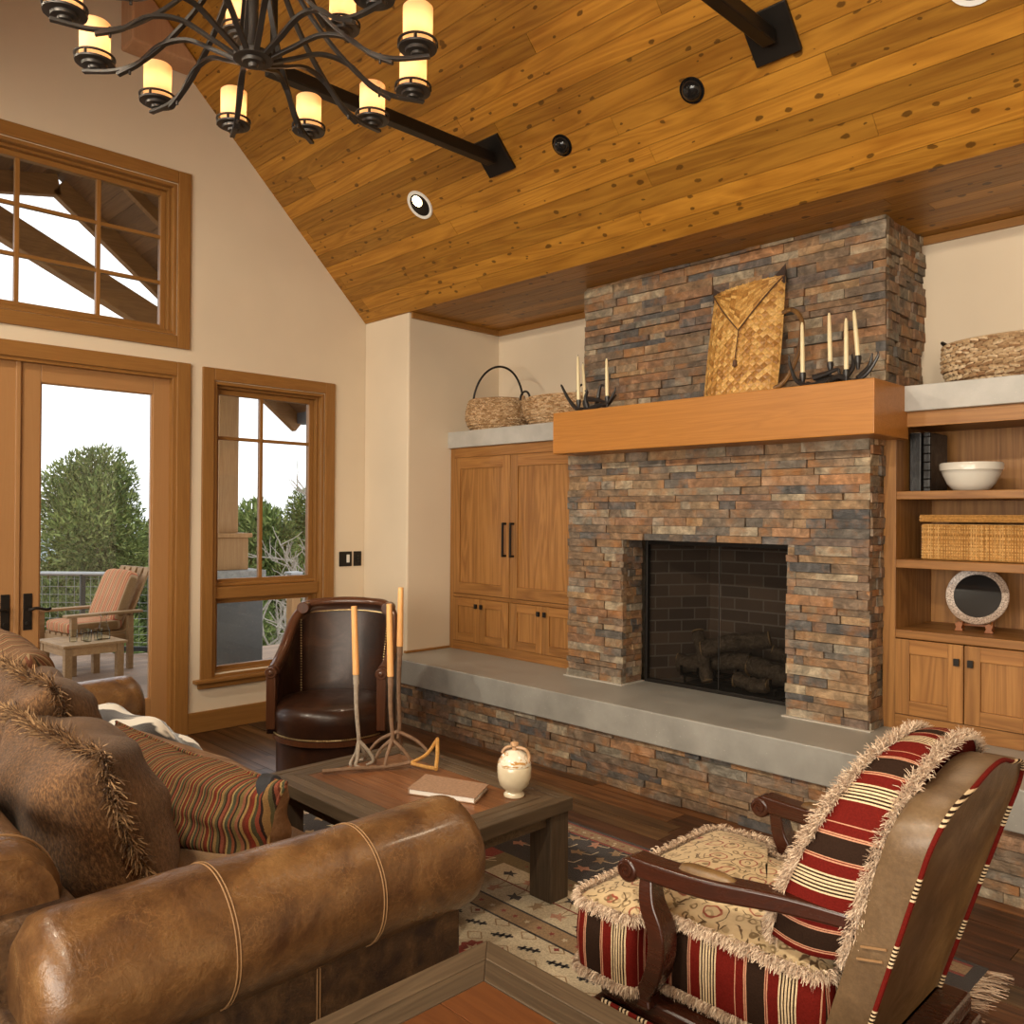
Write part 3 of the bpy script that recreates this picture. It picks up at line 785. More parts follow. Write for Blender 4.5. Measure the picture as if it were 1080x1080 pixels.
for cx, sd in ((-1.83, 1), (-4.24, -1)):
    q = roll_profile(cx, .556, .153, .47, 1.575); q.xf(si)
    arm = q.build('arm', m_lea_arm, sofa, smooth=True, angle=60)
    q = MB(); xi = cx - sd * .145; xo = cx + sd * .07
    q.box(min(xi, xo), max(xi, xo), .44, 1.535, .07, .50); q.xf(si)
    q.build('arm_panel', m_lea_dark, arm, bevel=.02, segs=3, smooth=True)
    for ys_ in (.84, 1.22):
        q = MB()
        for dy in (-.004, .004):
            def rs(a, y=ys_ + dy): return .153 * (1 + .02 * math.sin((y - .47) / 1.105 * 7) + .014 * mnoise.noise(Vector((y * 7, math.cos(a) * 2, math.sin(a) * 2)))) + .0006
            q.tube([(cx + rs(a) * math.cos(a), ys_ + dy, .556 + rs(a) * math.sin(a)) for a in [R(-60) + R(240) * i / 60 for i in range(61)]], .0017, 6)
        q.xf(si); q.build('seam', m_thread, arm, smooth=True)
    for yy in (.72, 1.08): q = MB(); q.tube([(xo + sd * .0005, yy, .09), (xo + sd * .0005, yy, .42)], .0018, 6); q.tube([(xo + sd * .0005, yy + .008, .09), (xo + sd * .0005, yy + .008, .42)], .0018, 6); q.xf(si); q.build('seam', m_thread, arm, smooth=True)
q = MB()
def bk(i, j):
    x = -4.20 + (4.20 - 2.0) * i / 40; a = 2 * PI * j / 24; e = min(1, (x + 4.2 + .02) / .08, (-2.0 - x + .02) / .08)
    f = .55 + .45 * math.sqrt(max(0, 1 - (1 - e) ** 2))
    return (x, .47 + .135 * f * math.cos(a), .655 + .135 * f * math.sin(a) + .006 * math.sin(x * 9))
q.grid(bk, 41, 24, 0, closev=True); q.f.append(tuple(range(24))); q.mi.append(0); q.f.append(tuple(range(40 * 24, 41 * 24))); q.mi.append(0)
q.xf(si); back = q.build('back', m_lea_arm, sofa, smooth=True, angle=60)
q = MB(); q.box(-4.2, -1.95, .42, .62, .07, .66); q.xf(si); q.build('back_panel', m_lea_dark, back, bevel=.02)
for xs in (-2.10, -3.0, -3.9):
    q = MB(); q.tube([(xs, .47 + .136 * math.cos(a), .658 + .139 * math.sin(a)) for a in [R(-10) + R(200) * i / 24 for i in range(25)]], .003, 6); q.xf(si); q.build('seam', m_thread, back, smooth=True)
q = MB(); q.box(-4.15, -1.93, .5, 1.50, .07, .31); q.xf(si); q.build('base', m_lea_dark, sofa, bevel=.02)
for k in range(3):
    a = -4.06 + k * .69; q = MB()
    def sc(i, j, top, a=a):
        u, v = -1 + 2 * i / 15, -1 + 2 * j / 15
        th = ((1 - abs(u) ** 5) * (1 - abs(v) ** 5)) ** .5
        return (a + .345 + u * .343, 1.09 + v * .43, .375 + top * (.035 + .055 * th))
    q.grid(lambda i, j: sc(i, j, 1), 16, 16); q.grid(lambda i, j: sc(i, j, -1), 16, 16)
    o0 = 0
    q.xf(si); sc_ = q.build('seat_cushion', m_seat, sofa, smooth=True, angle=180)
    s_ = sc_.modifiers.new('s', 'SOLIDIFY'); s_.thickness = .06; s_.offset = -1
for x in (-4.1, -1.96):
    for y in (.5, 1.45): q = MB(); q.lathe([(.028, 0), (.038, .03), (.03, .075)], (x, y, 0), 12); q.xf(si); q.build('foot', m_walnut, sofa, smooth=True)

def place(loc, rz, lean, roll_=0):
    return Matrix.Translation(loc) @ Matrix.Rotation(R(rz), 4, 'Z') @ Matrix.Rotation(R(lean), 4, 'X') @ Matrix.Rotation(R(roll_), 4, 'Y')
def fringed(name, label, w, h, t, M, mats, seed, cat='cushion', group=None, length=.05, per=500, piping=None):
    e = empty(name, (0, 0, 0), label=label, cat=cat, group=group); e.matrix_world = M
    p = pillow('cover', w, h, t, Matrix.Identity(4), mats, e, seed=seed, lump=.016)
    r0 = rim(w, h, .10); outs = [(v.normalized() + Vector((0, -.35, 0))).normalized() for v in r0]
    r1 = [v + Vector((0, mnoise.noise(v * 4 + Vector((seed, 0, 0))) * .02, 0)) for v in r0]
    fringe('fringe', r1, outs, length, per, m_fringe_brown, e, width=.0019, spread=.6, seed=seed, thick=.012, droop=.35)
    if piping:
        q = MB(); q.tube([v + Vector((0, .03, 0)) for v in rim(w * .985, h * .985, .10)], .005, 6, closed=True); q.build('piping', piping, e, smooth=True)
    return e
fringed('chenille_cushion', 'large brown chenille cushion with shaggy fringe at the near end of the sofa', .70, .50, .34,
        place((-2.60, .82, .655), 3, 20, 0), (m_chen2, m_chen), 3, group=None, per=1500)
fringed('chenille_cushion', 'brown chenille cushion with shaggy fringe behind the nearest large one', .60, .50, .28,
        place((-3.10, .88, .735), 0, 18, 0), (m_chen2, m_chen), 8, per=1300)
MS = [(0, (.16, .09, .045)), (.1, (.10, .055, .03)), (.2, (.24, .15, .08)), (.26, (.13, .05, .03)), (.4, (.20, .13, .07)), (.5, (.06, .045, .03)), (.58, (.22, .12, .06)), (.72, (.15, .06, .035)), (.85, (.26, .18, .10))]
m_mstripe = stripes('muted_stripe', 'X', .07, MS)
e = empty('striped_cushion', label='dull brown pinstriped cushion standing up behind the fringed cushions', cat='cushion'); e.matrix_world = place((-3.52, .92, .765), -4, 14, 4)
pillow('cover', .56, .56, .22, Matrix.Identity(4), (m_mstripe, m_mstripe), e, seed=12)
BS = [(0, (.27, .05, .03)), (.06, (.45, .29, .10)), (.10, (.10, .09, .05)), (.15, (.33, .08, .05)), (.19, (.05, .03, .025)), (.22, (.38, .22, .09)), (.30, (.14, .12, .06)),
      (.36, (.05, .03, .02)), (.40, (.34, .10, .06)), (.47, (.17, .05, .03)), (.52, (.48, .33, .14)), (.56, (.10, .10, .06)), (.64, (.30, .10, .05)), (.69, (.05, .035, .025)),
      (.73, (.24, .17, .07)), (.80, (.36, .14, .08)), (.86, (.07, .05, .03)), (.90, (.45, .28, .11)), (.95, (.20, .05, .03))]
BS = [(p, (c[0] * .62, c[1] * .62, c[2] * .6)) for p, c in BS]
m_bstripe = stripes('bright_stripe', 'X', .115, BS)
e = empty('striped_cushion', label='long cushion with red, gold and olive stripes and a suede front lying on the seat', cat='cushion'); e.matrix_world = place((-2.86, 1.23, .535), 7, -8, 1)
pillow('cover', 1.08, .31, .30, Matrix.Identity(4), (m_suede, m_bstripe), e, seed=21, lump=.02, n=34)
q = MB(); q.tube([v + Vector((0, .0, 0)) for v in rim(1.075, .305, .10)], .006, 6, closed=True); q.build('piping', m_bstripe, e, smooth=True)
q = MB(); q.lathe([(.0, -.045), (.035, -.035), (.055, 0), (.035, .035), (0, .045)], (.455, .0, .115), 14, axis=(1, .3, .6)); q.build('corner_patch', plain('black_velvet', (.018, .018, .022), .8, noise=60), e, smooth=True)
g = G('cowhide'); n = g.noise(g.tc(), 5, 3, .5, .6)
m_cow = g.done(g.ramp(n, [(.45, (.85, .80, .70)), (.48, (.03, .025, .025))]), .8, g.bump(g.noise(g.map((200, 40, 200)), 1, 2), .5, .004), sheen=.5)
e = empty('cowhide_cushion', label='white and black cowhide cushion lying behind the striped one', cat='cushion'); e.matrix_world = place((-3.60, 1.34, .56), 4, 62, 0)
pillow('cover', .66, .42, .18, Matrix.Identity(4), (m_cow, m_cow), e, seed=31)

# ------------------------------------------------------------------ tables of reclaimed timber
m_tabx = wood('weathered_grey_x', (.125, .084, .048), (.045, .028, .015), 'x', 1.2, .5, streak=.8, var=.25, bump=.3)
m_taby = wood('weathered_grey_y', (.125, .084, .048), (.045, .028, .015), 'y', 1.2, .5, streak=.8, var=.25, bump=.3)
m_tabz = wood('weathered_grey_z', (.100, .066, .038), (.036, .022, .012), 'z', 1.2, .55, streak=.8, var=.15, bump=.3)
m_tabr = wood('red_plank_insert', (.27, .115, .045), (.11, .038, .014), 'x', 1.2, .33, streak=.9, var=.45, bump=.1)
def frame_table(name, label, x0, x1, y0, y1, h, fw, mats_in, leg=(.115, .1), inset=.012, th=.05, sub=3):
    cx, cy = (x0 + x1) / 2, (y0 + y1) / 2; e = empty(name, (cx, cy, 0), label=label, cat='table')
    hx, hy = (x1 - x0) / 2, (y1 - y0) / 2; q = MB()
    for s in (-1, 1):   # mitred frame boards, each border of `sub` strips
        for k in range(sub):
            a0, a1 = fw * k / sub, fw * (k + 1) / sub - .0015
            q.prism([(-hx + a0, s * (hy - a0), h - th), (hx - a0, s * (hy - a0), h - th), (hx - a1, s * (hy - a1), h - th), (-hx + a1, s * (hy - a1), h - th)], (0, 0, th - .001 * (k % 2)), 0)
            q.prism([(s * (hx - a0), -hy + a0, h - th), (s * (hx - a0), hy - a0, h - th), (s * (hx - a1), hy - a1, h - th), (s * (hx - a1), -hy + a1, h - th)], (0, 0, th - .001 * (k % 2)), 1)
    q.build('table_frame', [m_tabx, m_taby], e, bevel=.003)
    q = MB(); n = 5; yy = -hy + fw; st = (2 * (hy - fw)) / n
    for k in range(n): q.box(-hx + fw, hx - fw, yy + k * st + .0008, yy + (k + 1) * st - .0008, h - .03, h - .002)
    q.build('tabletop', mats_in, e, bevel=.0015)
    q = MB(); q.box(-hx + .04, hx - .04, -hy + .04, -hy + .06, h - th - .05, h - th); q.box(-hx + .04, hx - .04, hy - .06, hy - .04, h - th - .05, h - th)
    q.box(-hx + .04, -hx + .06, -hy + .06, hy - .06, h - th - .05, h - th); q.box(hx - .06, hx - .04, -hy + .06, hy - .06, h - th - .05, h - th); q.build('apron', m_tabx, e)
    for sx in (-1, 1):
        for sy in (-1, 1):
            q = MB(); ax = sx * (hx - inset - leg[0] / 2); ay = sy * (hy - inset - leg[1] / 2)
            q.box(ax - leg[0] / 2, ax + leg[0] / 2, ay - leg[1] / 2, ay + leg[1] / 2, 0.011, h - th); q.build('leg', m_tabz, e, bevel=.004)
    return e
TZ = .40
frame_table('coffee_table', 'low weathered timber coffee table with reddish plank top holding candlesticks and a jar', -3.285, -2.20, 1.755, 2.49, TZ, .13, m_tabr)
m_tabr2 = wood('amber_plank_insert', (.15, .052, .016), (.075, .022, .008), 'x', 1.2, .28, streak=.7, var=.2, bump=.08)
frame_table('side_table', 'weathered timber table with amber inset top in the near foreground beside the sofa arm', -1.495, -.50, .52, 1.385, .48, .125, m_tabr2, sub=2)

# ------------------------------------------------------------------ rug
def rug():
    g1 = lambda n, c, v=.3: (lambda g: g.done(g.mix(1, c, g.ramp(g.noise(g.tc(), 130, 3, .7), [(.3, 1 - v), (.7, 1 + v)]), 'MULTIPLY'), .95, g.bump(g.noise(g.tc(), 260, 2), .6, .004), spec=.1, sheen=.2))(G(n))
    M_ = [g1('rug_cream', (.46, .375, .25)), g1('rug_black', (.028, .020, .018)), g1('rug_red', (.20, .028, .016)), g1('rug_tan', (.25, .155, .075)), g1('rug_olive', (.16, .115, .05)), g1('rug_rose', (.36, .17, .10))]
    CRM, BLK, RD, TAN, OLV, ROS = range(6)
    q = MB(); Z0, Z1 = .0, .010
    X0, X1, Y0, Y1 = -3.72, -.90, .72, 3.10
    q.box(X0, X1, Y0, Y1, .001, Z1 - .0004, BLK)
    def rect(x0, x1, y0, y1, m, lv=0): z = Z1 + .0004 * lv; q.add([(x0, y0, z), (x1, y0, z), (x1, y1, z), (x0, y1, z)], [(0, 1, 2, 3)], m)
    def poly(cx, cy, pts, m, a=0, s=1, lv=3):
        z = Z1 + .0004 * lv; ca, sa = math.cos(a) * s, math.sin(a) * s
        q.add([(cx + p * ca - r * sa, cy + p * sa + r * ca, z) for p, r in pts], [tuple(range(len(pts)))], m)
    def star(cx, cy, r, m, n=8, k=.55, lv=3, a=0):
        z = Z1 + .0004 * lv; vs = [(cx, cy, z)] + [(cx + (r if i % 2 == 0 else r * k) * math.cos(a + PI * i / n), cy + (r if i % 2 == 0 else r * k) * math.sin(a + PI * i / n), z) for i in range(2 * n)]
        q.add(vs, [(0, 1 + i, 1 + (i + 1) % (2 * n)) for i in range(2 * n)], m)
    def line(pts, w, m, lv=2):
        for (a, b), (c, d) in zip(pts, pts[1:]):
            dx, dy = c - a, d - b; L = math.hypot(dx, dy) or 1; nx, ny = -dy / L * w / 2, dx / L * w / 2; z = Z1 + .0004 * lv
            q.add([(a + nx, b + ny, z), (c + nx, d + ny, z), (c - nx, d - ny, z), (a - nx, b - ny, z)], [(0, 1, 2, 3)], m)
    def twig(cx, cy, s, m, a=0):
        ca, sa = math.cos(a), math.sin(a); T = lambda x, y: (cx + (x * ca - y * sa) * s, cy + (x * sa + y * ca) * s)
        line([T(-1, 0), T(1, 0)], .012 * s / .045, m, 3)
        for x in (-.55, 0, .55): line([T(x - .1, -.35), T(x + .15, .38)], .011 * s / .045, m, 3)
    def leaf(cx, cy, s, m, a=0): poly(cx, cy, [(-1, -.1), (-.4, .25), (-.6, .8), (0, .45), (.7, .75), (.45, .1), (1, -.35), (.1, -.3), (-.3, -.8)], m, a, s)
    rg = random.Random(9)
    # wide dark outer border with paired palmettes
    rect(X0 + .04, X1 - .04, Y1 - .10, Y1 - .035, TAN, 1); line([(X0 + .04, Y1 - .11), (X1 - .04, Y1 - .11)], .014, RD); line([(X0 + .04, Y1 - .028), (X1 - .04, Y1 - .028)], .012, RD)
    for k in range(60):
        x = X0 + .1 + k * .046
        if x < X1 - .06: star(x, Y1 - .067, .012, RD if k % 2 else CRM, 4, .5)
    for k in range(22):
        for j in range(3):
            x = X0 + .12 + k * .125; y = 2.95 - j * .115
            if x < X1 - .08:
                leaf(x, y, .038, TAN if (k + j) % 3 else ROS, rg.choice((0, PI / 2, PI, -PI / 2)))
                line([(x, y), (x + .06, y + .02), (x + .062, y + .07)], .007, CRM, 2)
    for x_ in (X0 + .05, X1 - .30):
        for k in range(14):
            for j in range(2): leaf(x_ + .06 + j * .12, .85 + k * .125, .036, TAN if (k + j) % 2 else CRM, rg.choice((0, PI / 2, PI)))
    # inner fields
    rect(-2.62, X1 - .33, 2.52, 2.60, OLV, 1); rect(-2.70, -2.62, .9, 2.60, OLV, 1)
    rect(-2.62, X1 - .33, 2.26, 2.52, CRM, 1); rect(-2.62, X1 - .33, 2.17, 2.26, TAN, 1)
    rect(-2.62, -2.54, .9, 2.26, TAN, 1); rect(-2.54, X1 - .33, .9, 2.17, CRM, 1)
    rect(-3.42, -2.70, .9, 2.60, RD, 1)
    for k in range(30):
        x = -2.55 + k * .062
        if x < X1 - .36: star(x, 2.215, .014, RD if k % 3 else CRM, 5, .5); star(x + .03, 2.56, .010, RD, 4, .5)
    line([(-2.62, 2.262), (X1 - .33, 2.262)], .01, BLK); line([(-2.62, 2.168), (X1 - .33, 2.168)], .01, BLK); line([(-2.62, 2.40), (X1 - .33, 2.385)], .008, RD)
    for k in range(14):
        x = -2.52 + k * .115
        if x < X1 - .40:
            leaf(x, 2.46, .033, (BLK, ROS, OLV)[k % 3], k * 1.1); leaf(x + .05, 2.325, .036, (ROS, BLK, TAN)[k % 3], k * 1.7 + 1)
            line([(x, 2.46), (x + .04, 2.40), (x + .05, 2.325)], .005, TAN); line([(x + .05, 2.325), (x + .115, 2.46)], .005, OLV)
    for i in range(12):
        for j in range(9):
            x = -2.44 + i * .135; y = 2.08 - j * .135
            if x > X1 - .40: continue
            if i % 4 == 2 and j % 4 == 1: star(x, y, .062, RD, 10, .8); star(x, y, .036, CRM, 6, .45, 4); star(x, y, .016, RD, 6, .5, 5)
            else: twig(x, y, .042, BLK, rg.choice((.3, .5, .4)))
            line([(x + .03, y + .067), (x + .067, y + .097), (x + .104, y + .067), (x + .067, y + .037), (x + .03, y + .067)], .005, TAN)
            if (i + j) % 3 == 0: star(x + .067, y + .067, .014, RD, 4, .6)
    for i in range(7):
        for j in range(16):
            x = -3.36 + i * .105; y = .97 + j * .102
            line([(x, y), (x + .05, y + .03), (x + .03, y - .02), (x + .075, y + .01)], .008, CRM if (i + j) % 2 else ROS)
            if (i * j) % 3 == 1: star(x + .02, y + .05, .015, BLK, 4, .5)
    o = q.build('area_rug', M_, None, recalc=False)
    return o
ro = rug(); e = empty('area_rug', (0, 0, 0), label='patterned oriental rug in cream, red and black under the coffee table', cat='rug'); ro.name = 'pile'; ro.parent = e; e.name = 'area_rug'
for x0, s in ((-.90, 1), (-3.72, -1)):
    pts = [(x0, .72 + .02 * i, .006) for i in range(120)]
    fringe('fringe', pts, [(s, 0, 0)] * 120, .085, 420, m_fringe_cream, e, width=.0016, spread=.22, closed=False, droop=.05, seed=4, thick=.002)
# ------------------------------------------------------------------ fringed armchair (faces the sofa end)
ac = empty('armchair', (-1.05, 2.13, 0.011), R(180.5), label='leather-backed armchair with dark carved arms and fringed tapestry seat', cat='armchair')
m_sidestripe = seqpack('armchair_stripe', 'X', .215, .62)
m_frontstripe = seqpack('armchair_stripe_front', 'Y', .215, .3)
def round_poly(pts, r, n=5):
    out = []; N = len(pts)
    for i in range(N):
        p, a, b = Vector(pts[i]), Vector(pts[i - 1]), Vector(pts[(i + 1) % N])
        da, db = (a - p), (b - p); t = min(r, da.length * .45, db.length * .45); s, e_ = p + da.normalized() * t, p + db.normalized() * t
        for k in range(n + 1):
            u = k / n; out.append(s * (1 - u) ** 2 + p * 2 * u * (1 - u) + e_ * u * u)
    return out
# T-shaped seat with striped boxing
base = [(-.17, -.275), (.30, -.275), (.30, -.365), (.50, -.365), (.50, .365), (.30, .365), (.30, .275), (-.17, .275)]
rp = round_poly([Vector((a, b, 0)) for a, b in base], .05)
# densify
dp = []
for i, p in enumerate(rp):
    n_ = rp[(i + 1) % len(rp)]; m_n = max(1, int((n_ - p).length / .03))
    for k in range(m_n): dp.append(p.lerp(n_, k / m_n))
q = MB(); N = len(dp); cen = Vector((.12, 0, 0))
def bulge(t): return 1 + .025 * math.sin(PI * t)
q.grid(lambda i, j: (Vector((cen.x + (dp[i].x - cen.x) * bulge(j / 6), dp[i].y * bulge(j / 6), .245 + .195 * j / 6))), N, 7, lambda i, j: 0 if abs(dp[i].y - dp[(i + 1) % N].y) < .012 else 1, closeu=True)
seat = q.build('seat', [m_sidestripe, m_frontstripe], ac, smooth=True, angle=180)
q = MB(); top = []
for k in range(9):
    t = k / 8; top.append([(cen.x + (p.x - cen.x) * (1 - t), p.y * (1 - t), .44 + .045 * math.sin(min(1, t * 1.6) * PI / 2)) for p in dp])
q.grid(lambda i, j: top[j][i], N, 9, 0, closeu=True)
q.build('seat_top', m_damask, seat, smooth=True, angle=180)
def outn(dp, i):
    t = dp[(i + 1) % len(dp)] - dp[i - 1]; n = Vector((t.y, -t.x, 0)); 
    if n.length < 1e-6: n = Vector((1, 0, 0))
    return n.normalized()
outs = [outn(dp, i) for i in range(N)]
if sum(o.dot(p - cen) for o, p in zip(outs, dp)) < 0: outs = [-o for o in outs]
fringe('fringe', [p + Vector((0, 0, .442)) + o * .004 for p, o in zip(dp, outs)], [(o + Vector((0, 0, .15))).normalized() for o in outs], .027, 3800, m_fringe_cream, seat, width=.0013, spread=.6, droop=.9, seed=2, thick=.010)
fringe('fringe', [p + Vector((0, 0, .262)) + o * .006 for p, o in zip(dp, outs)], [(o + Vector((0, 0, -.5))).normalized() for o in outs], .025, 3000, m_fringe_cream, seat, width=.0013, spread=.45, droop=1.2, seed=3, thick=.008)
# mahogany base: low moulded platform with feet
q = MB(); q.prism([(-.30, -.33, .175), (.44, -.33, .175), (.44, .33, .175), (-.30, .33, .175)], (0, 0, .055)); q.prism([(-.32, -.35, .13), (.46, -.35, .13), (.46, .35, .13), (-.32, .35, .13)], (0, 0, .045))
q.build('base', m_mahog, ac, bevel=.014, segs=3)
q = MB()
m_welt = stripes('welt_stripe', 'X', .06, [(0, RED), (.45, CR), (.55, DK), (.65, CR), (.75, DK), (.85, CR), (.93, DK)])
for s in (-1, 1): q = MB(); q.tube([(-.28, s * .345, .182), (.42, s * .345, .182)], .006, 6); q.build('welt', m_welt, ac)
for sx in (-.27, .41):
    for s in (-1, 1):
        q = MB(); q.lathe([(.022, 0), (.03, .02), (.022, .05), (.035, .09), (.036, .135)], (sx, s * .30, 0), 14); q.build('leg', m_mahog, ac, smooth=True)
# show-wood arms
for s in (1, -1):
    q = MB()
    pts = bez([(-.27, s * .275, .60), (-.10, s * .30, .600), (.10, s * .325, .583), (.24, s * .338, .582), (.31, s * .342, .585)], 8)
    ww = [.022 + .010 * min(1, i / 16) for i in range(len(pts))]
    q.tube(pts, ww, flat=(1.0, .78), up=(0, 0, 1))
    a0 = len(q.v); c = Vector((.315, s * .342, .570))
    q.cyl(c - Vector((0, .036, 0)), c + Vector((0, .036, 0)), .031, n=20)
    arm = q.build('arm', m_mahog, ac, bevel=.007, segs=3, smooth=True, angle=45)
    q = MB()
    for sd in (-1, 1):
        pp = [(c.x + (.022 - .0011 * k) * math.cos(k * .5), c.y + sd * .037, c.z + (.022 - .0011 * k) * math.sin(k * .5)) for k in range(18)]
        q.tube(pp, .0035, 6)
    q.build('scroll', m_mahog, arm, smooth=True)
    q = MB(); pts = bez([(.265, s * .338, .565), (.255, s * .345, .50), (.225, s * .345, .43), (.235, s * .340, .34), (.275, s * .33, .26), (.275, s * .33, .22)], 6)
    q.tube(pts, [.8 + .25 * abs(math.sin(i * .12)) for i in range(len(pts))], flat=(.030, .024), up=(1, 0, 0)); q.build('arm_support', m_mahog, arm, bevel=.006, segs=3, smooth=True, angle=45)
    q = MB(); q.grid(lambda i, j: (.02 + .17 * i / 12, s * .318 + s * .01 * i / 12 + (j / 8 - .5) * .05 * (1 - abs(i / 6 - 1) ** 4 * .6), .597 + .028 * (1 - abs(i / 6 - 1) ** 4) ** .5 * math.sin(PI * j / 8) ** .6), 13, 9)
    q.build('arm_pad', m_lea_panel, arm, smooth=True, angle=180)
# back: leather shell leaning back
def bx(z): return -.235 - (z - .25) * .305          # rear face position by height
def half(z):
    return .29 + .03 * min(1, max(0, (z - .3) / .5))
out = []
for z in (.23, .35, .5, .65, .75): out.append((half(z), z))
out += [(.32, .80), (.312, .835), (.288, .868), (.245, .893), (.185, .906), (.14, .914), (.10, .926), (.05, .938), (0, .942)]
outline = [(y, z) for y, z in out] + [(-y, z) for y, z in reversed(out[:-1])]
outline = [(v.x, v.y) for v in bez([(a, b, 0) for a, b in outline], 4)]
NO = len(outline)
def layer(off, k): return [(bx(z) + off, y * k, .23 + (z - .23) * (1 - (1 - k) * .5)) for y, z in outline]
L_ = [layer(.006, .965), layer(.0, .985), layer(.012, 1.0), layer(.07, 1.0), layer(.085, .985), layer(.088, .93)]
q = MB(); q.grid(lambda i, j: L_[j][i], NO, 6, 0, closeu=True)
q.f.append(tuple(i * 6 for i in range(NO))); q.mi.append(1)
q.f.append(tuple(i * 6 + 5 for i in range(NO))); q.mi.append(0)
bk_ = q.build('backrest', [m_lea_back, m_lea_panel], ac, smooth=True, angle=60)
q = MB(); wl = [Vector(p) + Vector((-.002, 0, 0)) for p in layer(.0, .985)]
q.tube(wl, .0055, 8); q.build('welt', stripes('back_welt', 'Z', .16, [(0, RED), (.35, CR), (.38, DK), (.41, CR), (.44, DK), (.47, CR), (.5, DK), (.53, CR), (.56, DK), (.59, CR), (.62, DK), (.65, CR), (.68, RED)]), bk_, smooth=True)
for z in (.545, .575): q = MB(); q.tube([(bx(z) + .012 + .055 * k / 6, half(z) + .003, z - .012 * k / 6) for k in range(7)], .003, 6); q.build('seam', m_thread, bk_, smooth=True)

# thick fringed back cushion: damask face, striped boxing
bc = empty('back_cushion', (-1.05, 2.13, 0.011), R(180.5), label='plump red-striped boxed cushion with cream fringe leaning on the leather chair back', cat='cushion')
po = []
for y, z in [(.265, .02), (.29, .10), (.295, .20), (.28, .30), (.245, .39), (.19, .445), (.13, .475), (.07, .49), (0, .495)]: po.append((y, z))
po = po + [(-y, z) for y, z in reversed(po[:-1])]
po = [(v.x, v.y) for v in bez([(a, b, 0) for a, b in po], 5)]
po += [(-.265 + .53 * k / 8, .0 - .02 * math.sin(PI * k / 8)) for k in range(1, 8)]
NP = len(po)
def ppt(y, z, d):
    d = d * (1 - .42 * max(0, z / .5) ** 2)   # d forward of the rear face of the chair back
    zz = .475 + z; return Vector((bx(zz) + .095 + d, y, zz))
DW = .185
q = MB()
def gus(i, j):
    t = j / 8; k = 1 + .05 * math.sin(PI * t); y, z = po[i]; return ppt(y * k, .26 + (z - .26) * k, DW * t)
q.grid(gus, NP, 9, 0, closeu=True)
g = G('gusset_stripe')   # stripes follow the boxing round: angle about the cushion centre
x = g.xyz(g.tc()); an = g.math('ARCTAN2', g.math('SUBTRACT', x[2], .70), x[1])
f = g.math('FRACT', g.math('ADD', g.math('MULTIPLY', an, 1.4324), 20.35))
sq2 = _sq
g_c = g.ramp(f, sq2, 'CONSTANT'); t_ = g.noise(g.tc(), 240, 2)
m_gus = g.done(g.mix(.5, g_c, g.mix(1, g_c, g.ramp(t_, [(.3, .65), (.7, 1.3)]), 'MULTIPLY')), .8, g.bump(t_, .3, .003), spec=.06)
gob = q.build('gusset', m_gus, bc, smooth=True, angle=180)
def face(d0, dome, mat, nm):
    q = MB()
    def fn(i, j):
        t = j / 8; y, z = po[i]; k = 1 - t; return ppt(y * k, .26 + (z - .26) * k, d0 + dome * math.sin(min(1, t * 1.5) * PI / 2))
    q.grid(fn, NP, 9, 0, closeu=True); return q.build(nm, mat, bc, smooth=True, angle=180)
face(DW, .055, m_damask, 'front_panel'); face(0, -.0, m_sidestripe, 'rear_panel')
for d, sd in ((DW, 5), (.0, 6)):
    pts = [ppt(y, z, d) for y, z in po]; ce = ppt(0, .26, d)
    outs = [((p - ce).normalized() + Vector((.5 if d else 0, 0, .1))).normalized() for p in pts]
    fringe('fringe', pts, outs, .023, 4000, m_fringe_cream, bc, width=.0013, spread=.7, droop=.5, seed=sd, thick=.013)

# ------------------------------------------------------------------ barrel chair by the window
bcx = empty('barrel_chair', (-4.20, 2.68, 0), R(-45.5), label='dark brown leather barrel chair with nailhead trim by the window', cat='armchair'); bcx.scale = (1, 1, .945)
path = bez([(.20, -.305, 0), (.10, -.315, 0), (-.02, -.315, 0), (-.14, -.30, 0), (-.225, -.24, 0), (-.27, -.135, 0), (-.285, 0, 0), (-.27, .135, 0), (-.225, .24, 0), (-.14, .30, 0), (-.02, .315, 0), (.10, .315, 0), (.20, .305, 0)], 5)
tops = bez([(0, .66, 0), (1, .69, 0), (2, .76, 0), (3, .90, 0), (4, .985, 0), (5, 1.0, 0), (6, 1.005, 0), (7, 1.0, 0), (8, .985, 0), (9, .90, 0), (10, .76, 0), (11, .69, 0), (12, .66, 0)], 5)
NPp = len(path)
def flare(z): return 1 + .0 * z
def shell(off, dark):
    q = MB()
    def fn(i, j):
        p = path[i]; a = path[max(0, i - 1)]; b_ = path[min(NPp - 1, i + 1)]; t = (b_ - a).normalized(); n = Vector((t.y, -t.x, 0))
        z = .30 + (tops[i].y - .30) * j / 12; lean = -.10 * ((z - .45) / .55) * (1 if z > .45 else 0) * (1 if p.x < .1 else max(0, 1 - (p.x - .1) / .15))
        pad = .02 * math.sin(PI * j / 12) if off < 0 else 0
        pp = p + n * (off - pad * 0); pp.x += lean; return (pp.x - (0 if off > 0 else -pad), pp.y, z)
    q.grid(fn, NPp, 13); return q
sh = shell(-.0, 0); mid = NPp // 2
inner = sh.build('inner_back', m_lea_choc, bcx, smooth=True, angle=180)
sol = inner.modifiers.new('s', 'SOLIDIFY'); sol.thickness = .055; sol.offset = 0
def railpt(i, dz=0, off=0):
    p = path[i]; z = tops[i].y; lean = -.10 * ((z - .45) / .55) * (1 if p.x < .1 else max(0, 1 - (p.x - .1) / .15)); return Vector((p.x + lean + off, p.y, z + dz))
q = MB(); q.tube([railpt(i, .012) for i in range(NPp)], .03, 12); 
q.build('crest_rail', m_walnut, bcx, smooth=True)
